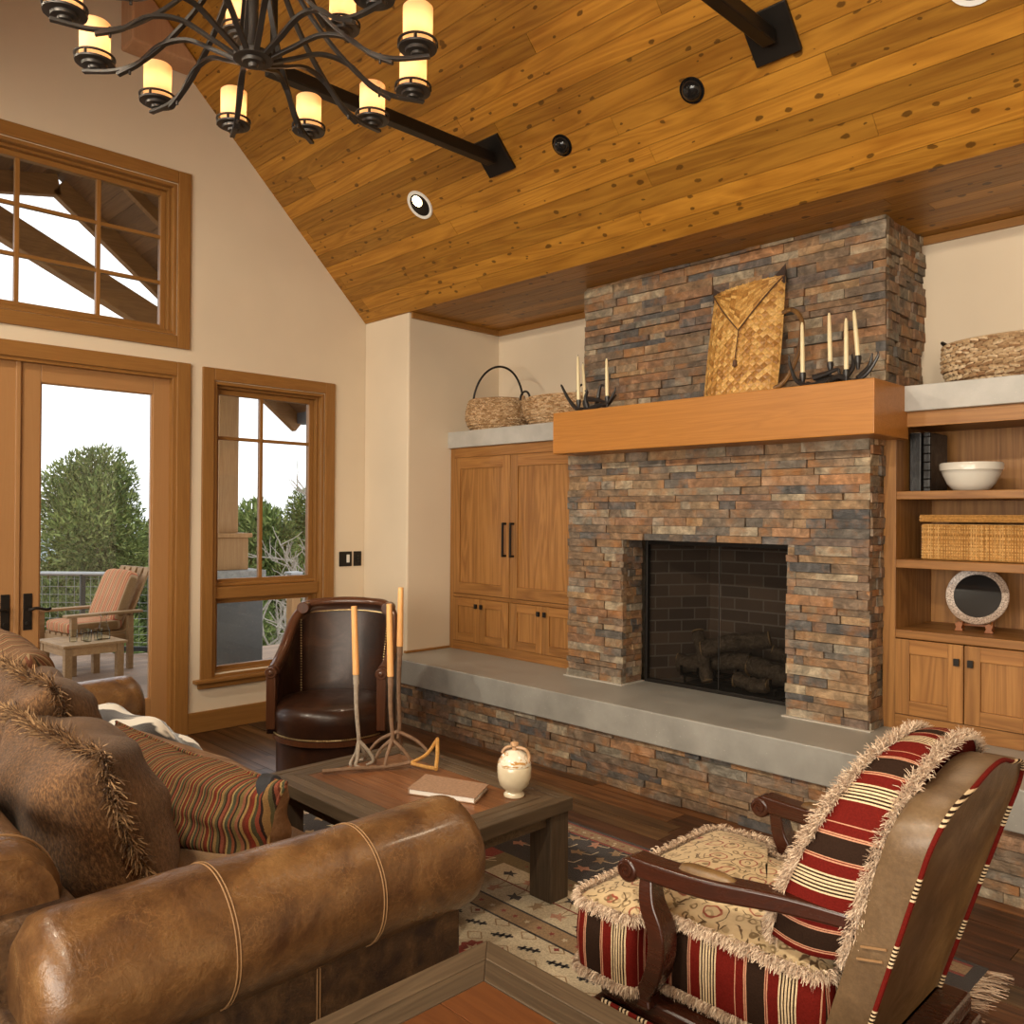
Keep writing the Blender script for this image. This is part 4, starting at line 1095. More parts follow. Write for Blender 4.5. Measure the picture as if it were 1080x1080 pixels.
for s in (0, 1):
    i = 0 if s == 0 else NPp - 1; sy = -1 if s == 0 else 1
    q = MB(); c = railpt(i, 0); c.x += .015; q.cyl(c - Vector((.035, 0, 0)), c + Vector((.03, 0, 0)), .034, n=18); q.cyl(c + Vector((.03, 0, 0)), c + Vector((.038, 0, 0)), .018, .012, n=14)
    q.obox(c + Vector((0, 0, -.17)), (1, 0, 0), (0, 1, 0), (0, 0, 1), .026, .026, .16)
    q.build('arm_post', m_walnut, bcx, bevel=.006, smooth=True, angle=45)
    k = 19 if s == 0 else NPp - 20
    c = railpt(k, .012); q = MB(); q.cyl(c + Vector((-.03, 0, 0)), c + Vector((.07, 0, 0)), .038, n=18); q.build('scroll', m_walnut, bcx, bevel=.005, smooth=True, angle=45)
q = MB()
def drum(i, j):
    a = 2 * PI * i / 48; prof = [(0, .50), (.12, .50), (.22, .495), (.29, .482), (.325, .46), (.338, .43), (.34, .39), (.335, .34), (.33, .305)][j]
    r = prof[0]; x = .045 + r * (1.0 if math.cos(a) > 0 else .85) * math.cos(a); return (x, r * .98 * math.sin(a), prof[1])
q.grid(drum, 48, 9, 0, closeu=True); q.build('seat', m_lea_choc, bcx, smooth=True, angle=180)
q = MB(); q.lathe([(.325, .265), (.333, .27), (.333, .30), (.325, .305)], (.045, 0, 0), 48); q.build('seat_rail', m_walnut, bcx, smooth=True, angle=50)
q = MB(); q.lathe([(.30, 0.0), (.315, .02), (.318, .10), (.318, .268)], (.035, 0, 0), 48); q.build('skirt', m_lea_choc, bcx, smooth=True, angle=50)
q = MB()
for k in range(110):
    a = R(-100) + R(200) * k / 109; c = Vector((.045 + .337 * math.cos(a), .331 * math.sin(a), .31)); q.lathe([(.0062, -.003), (.005, .002), (0, .004)], c, 6, axis=(math.cos(a), math.sin(a), 0))
q.build('nailhead_trim', m_nail, bcx); q = MB()
i0, i1 = 17, NPp - 18
for i in range(i0 * 4, i1 * 4):
    f = i / 4; k = int(f); p = railpt(k, -.042, .037).lerp(railpt(k + 1, -.042, .037), f - k); q.lathe([(.0058, -.003), (.0045, .002), (0, .004)], p, 6, axis=(1, 0, .0))
for i in (i0, i1):
    p = railpt(i, 0, .03); p.y *= .93
    for k in range(28):
        z = p.z - .03 - .016 * k; lean = -.10 * ((z - .45) / .55) + .10 * ((p.z - .45) / .55)
        q.lathe([(.0058, -.003), (.0045, .002), (0, .004)], (p.x + lean + .008, p.y * (1 - .10 * k / 28), z), 6, axis=(1, 0, 0))
q.build('nailhead_trim', m_nail, bcx)
# ------------------------------------------------------------------ chandelier
CX, CY, CZ, CR_ = -2.767, 1.41, 3.10, .587
m_iron = plain('forged_iron', (.050, .043, .038), .42, .5)
ch = empty('chandelier', (CX, CY, CZ), label='large black iron chandelier with two tiers of glowing amber candle glasses', cat='chandelier')
m_amber = None
g = G('amber_glass'); tl = g.node('ShaderNodeBsdfTranslucent'); tl.inputs[0].default_value = (1, .80, .58, 1)
df = g.node('ShaderNodeBsdfDiffuse'); df.inputs[0].default_value = (.95, .72, .48, 1); mx = g.node('ShaderNodeMixShader'); mx.inputs[0].default_value = .35
g.t.links.new(tl.outputs[0], mx.inputs[1]); g.t.links.new(df.outputs[0], mx.inputs[2])
g.t.links.new(mx.outputs[0], g.out.inputs[0]); m_amber = g.m
def emis(name, c, k):
    g = G(name); e = g.node('ShaderNodeEmission'); e.inputs[0].default_value = (*c, 1); e.inputs[1].default_value = k
    g.t.links.new(e.outputs[0], g.out.inputs[0]); return g.m
m_bulb = emis('candle_bulb', (1, .76, .50), 13)
def lamp_unit(parent, x, y, z):
    q = MB(); q.lathe([(.0, -.022), (.022, -.020), (.024, -.012), (.042, -.010), (.044, 0), (.066, .002), (.068, .008), (.05, .010), (.05, .006), (0, .006)], (x, y, z), 24)
    pan = q.build('candle_pan', m_iron, parent, smooth=True, angle=35)
    q = MB(); q.tube([(x + .0655 * math.cos(2 * PI * k / 28), y + .0655 * math.sin(2 * PI * k / 28), z + .026) for k in range(28)], .0048, 6, closed=True)
    for k in range(4): a = PI / 4 + PI / 2 * k; q.box(x + .0655 * math.cos(a) - .004, x + .0655 * math.cos(a) + .004, y + .0655 * math.sin(a) - .004, y + .0655 * math.sin(a) + .004, z + .006, z + .026)
    q.build('gallery_ring', m_iron, pan, smooth=True)
    q = MB(); n = 28
    q.lathe([(.051, .010), (.052, .145), (.047, .150), (.047, .140), (.046, .014)], (x, y, z), n)
    q.f = [f for f in q.f if len(f) == 4]; q.mi = q.mi[:len(q.f)]
    q.build('amber_shade', m_amber, pan, smooth=True, angle=60)
    q = MB(); q.lathe([(0, .045), (.013, .05), (.019, .07), (.014, .092), (0, .112)], (x, y, z), 12); q.build('bulb', m_bulb, pan, smooth=True)
ph = 4.371
def arm_pts(a, prof, tw=0): return [(math.cos(a + tw * t_) * r, math.sin(a + tw * t_) * r, z) for t_, (r, z) in zip([k / (len(prof) - 1) for k in range(len(prof))], prof)]
for k in range(12):
    a = ph - 2 * PI * k / 12
    prof = [(v.x, v.y) for v in bez([(.045, .62, 0), (.075, .45, 0), (.15, .27, 0), (.27, .12, 0), (.40, .015, 0), (.50, -.02, 0), (.63, -.018, 0)], 6)]
    q = MB(); q.tube(arm_pts(a, prof), 1, flat=(.0098, .0055), up=(0, 0, 1)); q.build('upper_arm', m_iron, ch, bevel=.0012)
    prof = [(v.x, v.y) for v in bez([(.06, .0, 0), (.14, .035, 0), (.24, .075, 0), (.34, .06, 0), (.42, .0, 0), (.50, -.035, 0)], 6)]
    q = MB(); q.tube(arm_pts(a + .03, prof, -.03), 1, flat=(.0098, .0055), up=(0, 0, 1)); q.cyl((math.cos(a) * .455, math.sin(a) * .455, -.036), (math.cos(a) * .455, math.sin(a) * .455, .0), .005, n=8); q.build('lower_arm', m_iron, ch, bevel=.0012)
    lamp_unit(ch, math.cos(a) * CR_, math.sin(a) * CR_, .006)
R2, Z2 = .42, .30
for k in range(6):
    a = ph - 2 * PI * (2 * k + 1) / 12
    prof = [(v.x, v.y) for v in bez([(.045, .95, 0), (.08, .75, 0), (.18, .48, 0), (.30, .30, 0), (.46, .275, 0)], 6)]
    q = MB(); q.tube(arm_pts(a, prof), 1, flat=(.0098, .0055), up=(0, 0, 1)); q.build('upper_arm', m_iron, ch, bevel=.0012)
    prof = [(v.x, v.y) for v in bez([(.04, .30, 0), (.12, .35, 0), (.22, .35, 0), (.33, .27, 0)], 6)]
    q = MB(); q.tube(arm_pts(a, prof), 1, flat=(.0098, .0055), up=(0, 0, 1)); q.build('lower_arm', m_iron, ch, bevel=.0012)
    lamp_unit(ch, math.cos(a) * R2, math.sin(a) * R2, Z2)
q = MB(); q.lathe([(0, -.032), (.014, -.030), (.018, -.018), (.036, -.016), (.040, -.006), (.068, -.004), (.070, .012), (.05, .02), (.022, .04), (.016, .10), (.018, .27), (.045, .29), (.045, .32), (.018, .34), (.016, .6), (.05, .62), (.05, .66), (.02, .70), (.016, .93), (.045, .95), (.02, 1.0), (.008, 1.02)], (0, 0, 0), 28)
q.build('hub', m_iron, ch, smooth=True, angle=40)
q = MB(); zz = 1.03
while zz < ZR - CZ - .08:
    q.tube([(.014 * math.cos(t_) * (1 if int(zz * 25) % 2 else 0), .014 * math.cos(t_) * (0 if int(zz * 25) % 2 else 1), zz + .026 * math.sin(t_)) for t_ in [2 * PI * k / 12 for k in range(12)]], .003, 5, closed=True); zz += .04
q.lathe([(.07, ZR - CZ - .05), (.05, ZR - CZ - .09), (.01, ZR - CZ - .1)], (0, 0, 0), 20)
q.build('chain', m_iron, ch, smooth=True)

# tie rods with square plates on the sloping ceiling
def slope(y): return ZE + YN - y
for x0, lb in ((-3.55, 'black iron tie rod passing behind the chandelier, with a square plate on the ceiling'), (-1.815, 'black iron tie rod at the top right, with a square plate on the ceiling')):
    e = empty('tie_rod', (x0, 0, 0), label=lb, cat='tie rod', group=None)
    yr = 3.30; z0 = slope(yr) - .01
    q = MB(); q.beam((0, yr - .02, z0 - .02), (0, 1.88, z0 - .02), .062, .062); q.beam((0, 1.91, z0 - .02), (0, 1.91, slope(1.91)), .028, .028, up=(1, 0, 0)); q.build('rod', m_black, e, bevel=.006)
    for s in (1,):
        yy = YR + s * (yr - YR); n = Vector((0, -s, -1)).normalized(); t_ = Vector((0, s, -1)).normalized()
        q = MB(); q.obox(Vector((0, yy, slope(yr))) + n * .012, (1, 0, 0), t_, n, .105, .105, .01); q.build('plate', m_black, e, bevel=.003)
qb = MB(); qb.prism([(XW, 1.96, 4.46), (XW, 2.40, 4.46), (XW, 1.96, 4.90)], (.2, 0, 0))
tag(qb.build('beam_end', wood('red_timber', (.62, .35, .19), (.46, .23, .12), 'z', 1, .5, streak=.5), None, bevel=.015), 'boxed reddish timber beam end on the wall behind the chandelier', 'beam', kind='thing')
# recessed lights
m_white = plain('white_trim_ring', (.75, .74, .72), .4)
def can(x, y, r, kind, lb):
    z = slope(y); e = empty('recessed_light', (x, y, z), label=lb, cat='ceiling light'); n = Vector((0, -1, -1)).normalized()
    e.rotation_mode = 'QUATERNION'; e.rotation_quaternion = Vector((0, 0, 1)).rotation_difference(n)
    if kind == 'lit':
        q = MB(); q.lathe([(r * .80, .001), (r * .80, .006), (r, .008), (r * 1.03, .001)], (0, 0, 0), 36); q.build('trim_ring', m_white, e, smooth=True, angle=40)
        q = MB(); q.lathe([(r * .80, .004), (r * .74, .0045), (r * .66, .003), (0, .002)], (0, 0, 0), 36); q.build('baffle', m_blackgloss, e, smooth=True)
        q = MB(); q.lathe([(0, .004), (r * .38, .004), (r * .38, .009), (0, .012)], (r * .0, r * .3, 0), 24); q.build('lamp', emis('can_lamp', (1, .72, .38), 9), e, smooth=True)
    else:
        q = MB(); q.lathe([(r * .86, .0), (r * .86, .006), (r, .006), (r, 0)], (0, 0, 0), 32); q.build('trim_ring', m_blackgloss, e, smooth=True, angle=40)
        q = MB(); q.lathe([(r * .85, .002), (r * .78, .016), (r * .6, .030), (r * .35, .038), (0, .041)], (0, 0, 0), 32); q.build('eyeball', m_blackgloss, e, smooth=True)
can(-4.325, 3.367, .095, 'lit', 'round lit ceiling light with pale ring in the sloping ceiling')
can(-3.084, 3.365, .060, 'dark', 'smaller black eyeball light in the sloping ceiling, nearer the chandelier')
can(-2.257, 3.363, .062, 'dark', 'black eyeball light in the sloping ceiling between the tie rods, nearer the mantel end')
can(-1.045, 3.375, .095, 'lit', 'lit ceiling light with pale ring at the top right edge')

# ------------------------------------------------------------------ baskets
def weave_mat(name, a, b_, c_, rough=.6):
    g = G(name); i = g.island(); n = g.noise(g.map((90, 90, 90)), 1, 3)
    c = g.ramp(i, [(0, a), (.45, b_), (1, c_)]); c = g.mix(1, c, g.ramp(n, [(.3, .7), (.7, 1.25)]), 'MULTIPLY')
    return g.done(c, rough, g.bump(n, .4, .003), spec=.4)
m_reed = weave_mat('pale_reed', (.30, .16, .065), (.50, .31, .155), (.72, .52, .32))
m_reed2 = weave_mat('golden_leaf', (.28, .12, .025), (.46, .23, .055), (.66, .40, .13), .4)
m_wick = weave_mat('amber_wicker', (.33, .15, .035), (.50, .26, .075), (.68, .42, .16), .5)
def round_basket(parent, rx, ry, h, prof, nst, rows, mat, name='body', w=.010, th=.005, seed=0, slant=.45):
    """stakes and over-under wefts, each strand bulging in and out"""
    q = MB(); rg = random.Random(seed)
    def rad(t): 
        k = t * (len(prof) - 1); i = min(int(k), len(prof) - 2); f = k - i; f = f * f * (3 - 2 * f); return prof[i] * (1 - f) + prof[i + 1] * f
    for j in range(rows):
        z0, z1 = h * j / rows, h * (j + 1) / rows; r = rad((j + .5) / rows)
        for i in range(nst):
            a0 = 2 * PI * (i + (j % 2) * .5) / nst; a1 = a0 + 2 * PI / nst * 1.02; v = []
            for k in range(4):
                a = a0 + (a1 - a0) * k / 3; o = th * math.sin(PI * k / 3) + rg.uniform(0, .001)
                for z in (z0 + .0005, (z0 + z1) / 2, z1 - .0005):
                    oo = o + (.4 * (z1 - z0) if abs(z - (z0 + z1) / 2) < 1e-6 else 0); v.append(((r * rx + oo) * math.cos(a), (r * ry + oo) * math.sin(a), z + rg.uniform(-.001, .001) + (k / 3 - .5) * slant * h / rows * (1 if j % 2 else -1)))
            q.add(v, [(k * 3 + m_, k * 3 + 3 + m_, k * 3 + 4 + m_, k * 3 + 1 + m_) for k in range(3) for m_ in range(2)])
    for t_, rr in ((0, .004), (1, .006)):
        r = rad(t_); q.tube([(r * rx * math.cos(2 * PI * k / 40), r * ry * math.sin(2 * PI * k / 40), h * t_) for k in range(40)], rr, 6, closed=True)
    N = 40; o = len(q.v); rb = rad(0)
    q.add([(rb * rx * math.cos(2 * PI * k / N), rb * ry * math.sin(2 * PI * k / N), .003) for k in range(N)], [tuple(range(N))])
    # dark inner lining
    q.grid(lambda i, j: ((rad(j / 6) * rx - .006) * math.cos(2 * PI * i / N), (rad(j / 6) * ry - .006) * math.sin(2 * PI * i / N), h * j / 6), N, 7, closeu=True)
    return q.build(name, mat, parent, smooth=True, angle=50, recalc=False)
LZ = 2.145
e = empty('basket', (-4.735, 4.45, LZ), R(10), label='round woven basket with a tall dark hoop handle on the left ledge', cat='basket')
round_basket(e, .235, .20, .235, (.82, 1.0, 1.07, 1.07, 1.02, .96), 64, 13, m_reed, seed=1)
q = MB(); q.tube([(.238 * math.cos(R(t_)) * (1), 0, .21 + .29 * max(0, math.sin(R(t_))) ) for t_ in range(0, 181, 6)], .0085, 8); q.build('handle', m_black, e, smooth=True)
q = MB()
for s in (-1, 1):
    for k in range(9): q.tube([(s * .238 + .014 * math.cos(2 * PI * i / 10), .014 * math.sin(2 * PI * i / 10), .19 + k * .008) for i in range(10)], .005, 5, closed=True)
q.build('binding', m_reed, e, smooth=True)
e = empty('basket', (-4.07, 4.47, LZ), R(5), label='wide low woven basket behind the left candelabra on the left ledge', cat='basket')
round_basket(e, .31, .20, .20, (.72, .92, 1.0, 1.04, 1.04, 1.0), 64, 11, m_reed, seed=2)
q = MB(); 
for s in (-1, 1): q.tube([(s * .255 + .045 * math.cos(R(t_)), -.12, .195 + .06 * math.sin(R(t_))) for t_ in range(0, 181, 12)], .008, 8)
q.build('handle', m_black, e, smooth=True)
e = empty('basket', (-1.17, 4.47, LZ), R(0), label='wide open-weave basket with dark lug handles on the right ledge', cat='basket')
round_basket(e, .33, .19, .20, (.80, .97, 1.02, 1.03, 1.02, 1.02), 48, 9, weave_mat('mixed_reed', (.25, .13, .06), (.45, .30, .16), (.66, .50, .32)), seed=3, th=.008)
q = MB(); 
for s in (-1, 1): q.tube([(s * (.30 + .05 * math.sin(R(t_))), -.045 + .09 * t_ / 180, .185 + .045 * math.sin(R(t_))) for t_ in range(0, 181, 12)], .009, 8)
q.build('handle', m_black, e, smooth=True)

# flat woven backpack basket with V flap on the mantel
bp = empty('woven_bag', (-2.44, 4.10, LZ), R(0), label='tall golden woven bag with pointed flap leaning on the stone above the mantel', cat='bag')
def bagw(z): return .222 + .006 * math.sin(z * 6)
q = MB(); HB = .635; rg = random.Random(4)
def bagp(u, z, off=0):   # front surface
    w = bagw(z) * (1.0 if z < .5 else 1 + .0); return Vector((u * w, -.075 * (1 - abs(u) ** 3) * (1 - .35 * z / HB) + z * .16 - off, z + .018 * u * (z / HB)))
# diagonal plaited strips as little raised diamonds
nu, nz = 24, 34
for j in range(nz):
    for i in range(nu):
        if (i + j) % 2: continue
        for (du, dz, sg) in ((0, 0, 1),):
            u0 = -1 + 2 * (i + .5) / nu; z0 = HB * (j + .5) / nz; su, sz = 2.04 / nu, HB / nz * 1.02
            P_ = [(u0 - su * .98, z0), (u0, z0 - sz * .98), (u0 + su * .98, z0), (u0, z0 + sz * .98)]
            if any(abs(a) > 1.02 or b_ < -.01 or b_ > HB + .01 for a, b_ in P_): P_ = [(max(-1, min(1, a)), max(0, min(HB, b_))) for a, b_ in P_]
            tilt = .004 if (j % 2) else -.002
            vs = [bagp(a, b_, .001 + (tilt if k in (0, 2) else .003)) for k, (a, b_) in enumerate(P_)] + [bagp(u0, z0, .0065)]
            q.add(vs, [(0, 1, 4), (1, 2, 4), (2, 3, 4), (3, 0, 4)])
fr = len(q.v)
q.grid(lambda i, j: bagp(-1 + 2 * i / 16, HB * j / 12, -.003), 17, 13); 
q.grid(lambda i, j: (lambda u, z: Vector((u * bagw(z), z * .16 + .055 * (1 - abs(u) ** 4), z + .03 * u * z / HB)))(-1 + 2 * i / 16, HB * j / 12), 17, 13)
q.build('body', m_reed2, bp, recalc=False)
q = MB()
for j in range(12):
    for i in range(12):
        for t_ in (0,):
            a0 = -1 + 2 * i / 12; a1 = -1 + 2 * (i + 1) / 12; lo = lambda a: HB - .26 * (1 - abs(a)) ; 
            z0 = lambda a, k: lo(a) + (HB - lo(a)) * k / 12
            if (i + j) % 2: q.add([bagp(a0, z0(a0, j), .009), bagp(a1, z0(a1, j), .009), bagp(a1, z0(a1, j + 1), .010), bagp(a0, z0(a0, j + 1), .010)], [(0, 1, 2, 3)])
            else: q.add([bagp(a0, z0(a0, j), .012), bagp(a1, z0(a1, j), .012), bagp(a1, z0(a1, j + 1), .011), bagp(a0, z0(a0, j + 1), .011)], [(0, 1, 2, 3)])
fl = q.build('flap', m_reed2, bp, recalc=False)
q = MB(); q.tube([bagp(-1 + 2 * k / 24, HB - .26 * (1 - abs(-1 + 2 * k / 24)), .013) for k in range(25)], .0035, 6)
q.tube([bagp(0.02, HB - .26 - .16 * k / 6, .016) for k in range(7)], .003, 6); q.lathe([(0, -.04), (.014, -.03), (.010, 0), (0, .005)], bagp(.02, HB - .43, .016), 10)
q.build('cord', plain('dark_cord', (.10, .045, .02), .7), fl, smooth=True)
q = MB()
for s in (-1, 1): c = bagp(s * .96, HB, 0); q.add([c + Vector((-s * .07, -.01, -.012)), c + Vector((s * .012, -.012, -.045)), c + Vector((s * .012, .0, .045 + .02 * (s > 0))), c + Vector((-s * .06, .03, -.01)), c + Vector((0, .04, -.02))], [(0, 1, 2), (0, 2, 3), (1, 4, 2), (2, 4, 3), (0, 3, 4, 1)])
q.build('corner_trim', plain('dark_hide', (.035, .018, .012), .5), bp)
q = MB(); q.tube(bez([(.19, .07, .44), (.27, .07, .455), (.335, .05, .39), (.345, .03, .28), (.315, .01, .15), (.26, .0, .06), (.17, .0, .025)], 6), .0125, 8); q.build('carry_loop', wood('bent_cane', (.34, .17, .05), (.05, .02, .01), 'z', 1, .4, streak=1), bp, smooth=True)

# antler candelabra
m_antler = plain('black_antler', (.020, .017, .016), .35, noise=40)
m_wax = plain('ivory_wax', (.78, .66, .40), .4)
def antler(q, pts, r0, r1): p = bez(pts, 6); n = len(p); q.tube(p, [r0 + (r1 - r0) * (k / (n - 1)) ** 1.3 for k in range(n)], 8)
def candelabra(loc, rz, lb, branches, candles, names):
    e = empty('candelabra', loc, R(rz), label=lb, cat='candelabra', group=None)
    q = MB()
    for p in branches: antler(q, p, .016, .004)
    for x, y, z, h, lean in candles: q.lathe([(.006, -.05), (.012, -.02), (.017, .0), (.015, .018), (.010, .018)], (x, y, z), 12)
    q.build('antler_base', m_antler, e, smooth=True)
    for (x, y, z, h, lean), cl in zip(candles, names):
        c = empty('taper_candle', Vector(loc) + Matrix.Rotation(R(rz), 3, 'Z') @ Vector((x, y, z)), 0, label=cl, cat='candle', group='candles in the left candelabra' if loc[0] < -3 else 'candles in the right candelabra')
        q = MB(); q.lathe([(.0115, .0), (.0105, h * .6), (.008, h * .94), (.004, h), (0, h)], (0, 0, .004), 14, axis=(lean, 0, 1)); q.build('wax', m_wax, c, smooth=True, angle=50)
        q = MB(); t_ = Vector((lean, 0, 1)).normalized() * h; q.cyl(t_ + Vector((0, 0, .002)), t_ + Vector((0, 0, .014)), .0012, n=6); q.build('wick', m_black, c)
candelabra((-1.89, 4.05, LZ), 0, 'black antler candelabra with four ivory tapers on the right end of the mantel',
    [[(-.02, 0, .035), (-.10, -.02, .02), (-.18, -.01, .05), (-.225, 0, .14), (-.23, .0, .19)], [(-.12, -.01, .03), (-.15, .02, .015), (-.20, .04, .02)], [(-.02, 0, .03), (.04, -.01, .05), (.10, 0, .02), (.17, 0, .05), (.22, 0, .12), (.225, 0, .15)],
     [(.06, .02, .05), (.09, .03, .10), (.085, .03, .16)], [(.13, .0, .03), (.17, .03, .09), (.185, .03, .15)], [(-.10, 0, .06), (-.04, .01, .075), (.02, .02, .09), (.03, .01, .04)], [(-.10, .03, .05), (-.02, .05, .06), (.05, .05, .03), (.10, .05, .015)], [(0, -.05, .012), (.0, 0, .045), (.02, .06, .012)]],
    [(-.155, 0, .075, .27, -.02), (-.02, .02, .115, .26, -.03), (.075, -.01, .062, .265, -.01), (.115, .03, .13, .24, -.09)],
    ['ivory taper nearest the woven bag in the right antler candelabra', 'ivory taper held high in the middle of the right antler candelabra', 'ivory taper standing lowest, third from the woven bag, in the right candelabra', 'leaning ivory taper at the mantel-end side of the right antler candelabra'])
candelabra((-3.42, 4.03, LZ), 0, 'black antler candelabra with three ivory tapers on the left end of the mantel',
    [[(-.02, 0, .02), (-.12, 0, .03), (-.20, 0, .10), (-.26, 0, .19), (-.27, 0, .20)], [(-.02, 0, .03), (.06, .01, .045), (.12, 0, .05), (.17, 0, .11), (.18, 0, .14)], [(-.05, .02, .02), (-.06, 0, .09), (-.04, -.01, .135), (-.05, -.02, .14)], [(-.05, 0, .02), (.03, .02, .012), (.10, .03, .045), (.16, .03, .10)],
     [(.0, .03, .03), (-.0, .05, .10), (.02, .05, .17), (.05, .05, .17)], [(-.04, .0, .09), (.04, .0, .075), (.10, 0, .06)], [(-.1, -.04, .012), (-.08, .0, .03), (-.1, .05, .012)]],
    [(-.10, -.02, .07, .29, -.03), (-.09, .03, .07, .25, -.08), (.115, 0, .075, .245, -.03)],
    ['tallest ivory taper, front of the close pair in the left antler candelabra', 'ivory taper at the rear of the close pair in the left antler candelabra', 'lone ivory taper on the stone side of the left antler candelabra'])

# bookcase contents
def album(x0, w, y0, d, h, lb, ribs):
    e = empty('album', (x0, y0, 1.634), label=lb, cat='book'); mt = leather('album_black_' + str(ribs), (.012, .011, .011), (.008, .007, .007), (.05, .045, .042), .35, 3)
    q = MB(); q.box(0, w, 0, d, 0, h); q.build('cover', mt, e, bevel=.005, segs=3)
    q = MB(); q.box(.006, w - .006, .004, d + .002, h - .003, h + .0005); q.build('pages', plain('page_edge', (.45, .40, .33), .8), e)
    q = MB()
    for k in range(ribs): q.tube([(0 - .001, .004, h * (k + .5) / ribs), (w * .2, -.005, h * (k + .5) / ribs), (w * .8, -.005, h * (k + .5) / ribs), (w + .001, .004, h * (k + .5) / ribs)], .0035, 6)
    if ribs: q.build('spine_band', m_blackgloss, e, smooth=True)
album(-1.650, .056, 4.40, .25, .295, 'thick black leather album at the left end of the top shelf', 0)
album(-1.585, .034, 4.40, .24, .295, 'narrow black album with ribbed spine beside the thick one on the top shelf', 7)
m_cream = plain('cream_glaze', (.66, .62, .54), .18, coat=.3)
e = empty('mixing_bowl', (-1.37, 4.42, 1.635), label='cream stoneware bowl with banded rim on the top shelf', cat='bowl')
q = MB(); q.lathe([(.055, 0), (.075, .002), (.105, .035), (.125, .080), (.130, .098)], (0, 0, 0), 44); q.lathe([(.130, .098), (.136, .099), (.138, .128), (.134, .134), (.128, .130), (.122, .09), (.09, .03), (0, .012)], (0, 0, 0), 44)
q.f = [f for f in q.f if len(f) < 10 or True]; q.mi = q.mi[:len(q.f)]
q = MB(); q.lathe([(0, 0), (.055, 0), (.075, .002), (.105, .035), (.125, .080), (.130, .096), (.137, .099), (.139, .128), (.134, .134), (.127, .130), (.118, .08), (.085, .025), (0, .012)], (0, 0, 0), 44); q.build('bowl', m_cream, e, smooth=True, angle=60)
# wicker hamper
e = empty('wicker_hamper', (-1.34, 4.50, 1.300), label='long rectangular amber wicker hamper with lid on the middle shelf', cat='basket')
def wick_box(nm, w, d, h, z0, sp=.011, row=.0068, par=None):
    q = MB(); rg = random.Random(8)
    per = [(-w / 2 + w * k / int(w / sp), -d / 2) for k in range(int(w / sp))] + [(w / 2, -d / 2 + d * k / int(d / sp)) for k in range(int(d / sp))] + [(w / 2 - w * k / int(w / sp), d / 2) for k in range(int(w / sp))] + [(-w / 2, d / 2 - d * k / int(d / sp)) for k in range(int(d / sp))]
    n = len(per); rows = int(h / row)
    for j in range(rows):
        z = z0 + row * (j + .5)
        pts = []
        for i, (x, y) in enumerate(per):
            o = .0028 * (1 if (i + j) % 2 else -1); nx, ny = (0, -1) if y == -d / 2 and x < w / 2 else (1, 0) if x == w / 2 and y < d / 2 else (0, 1) if y == d / 2 and x > -w / 2 else (-1, 0)
            pts.append((x + nx * o, y + ny * o, z + rg.uniform(-.0007, .0007)))
        q.tube(pts, .0034, 4, closed=True)
    q.box(-w / 2 + .004, w / 2 - .004, -d / 2 + .004, d / 2 - .004, z0, z0 + h * .98)
    return q.build(nm, m_wick, par or e, smooth=True, angle=80, recalc=False)
wb_ = wick_box('body', .46, .30, .175, .002)
q = MB()
for k in range(40): x = -.22 + .44 * k / 39; q.tube([(x, -.156, .006), (x, -.156, .172)], .0022, 4)
q.build('stake', m_wick, wb_)
wick_box('lid', .475, .315, .035, .185)
# plate on stand
e = empty('display_plate', (-1.365, 4.49, .985), label='round black plate with speckled rim propped on a stand on the lower shelf', cat='plate')
e.rotation_euler = (R(-12), 0, R(4))
g = G('speckled_rim'); m_rim = g.done(g.ramp(g.noise(g.tc(), 160, 3, .7), [(.35, (.08, .06, .05)), (.5, (.34, .24, .18)), (.65, (.55, .44, .35))]), .3)
q = MB(); q.lathe([(0, .0), (.06, .0), (.135, .018), (.14, .022), (.138, .026), (.105, .016)], (0, 0, .140), 48, axis=(0, -1, 0)); q.build('rim', m_rim, e, smooth=True, angle=60)
q = MB(); q.lathe([(.1055, .0165), (.09, .008), (.06, .005), (0, .004)], (0, 0, .140), 48, axis=(0, -1, 0)); q.build('well', m_blackgloss, e, smooth=True)
e = empty('plate_stand', (-1.365, 4.49, .956), R(4), label='small carved wooden easel stand holding the black plate', cat='stand')
m_carv = wood('carved_red_wood', (.36, .12, .03), (.20, .05, .012), 'z', 2, .3)
q = MB()
for s in (-1, 1):
    q.prism([(s * .065 - .004, -.055, 0), (s * .065 - .004, -.045, .03), (s * .065 - .004, -.03, .022), (s * .065 - .004, .0, .02), (s * .065 - .004, .03, .09), (s * .065 - .004, .045, .10), (s * .065 - .004, .04, 0), (s * .065 - .004, .03, .008), (s * .065 - .004, -.03, .008)], (.008, 0, 0))
    q.prism([(s * .065 - .02, -.056, .0), (s * .065 + .02, -.056, .0), (s * .065 + .012, -.056, .018), (s * .065 + .018, -.056, .034), (s * .065, -.056, .046), (s * .065 - .018, -.056, .034), (s * .065 - .012, -.056, .018)], (0, .006, 0))
q.box(-.065, .065, .02, .03, .02, .032); q.build('easel', m_carv, e, bevel=.0015)

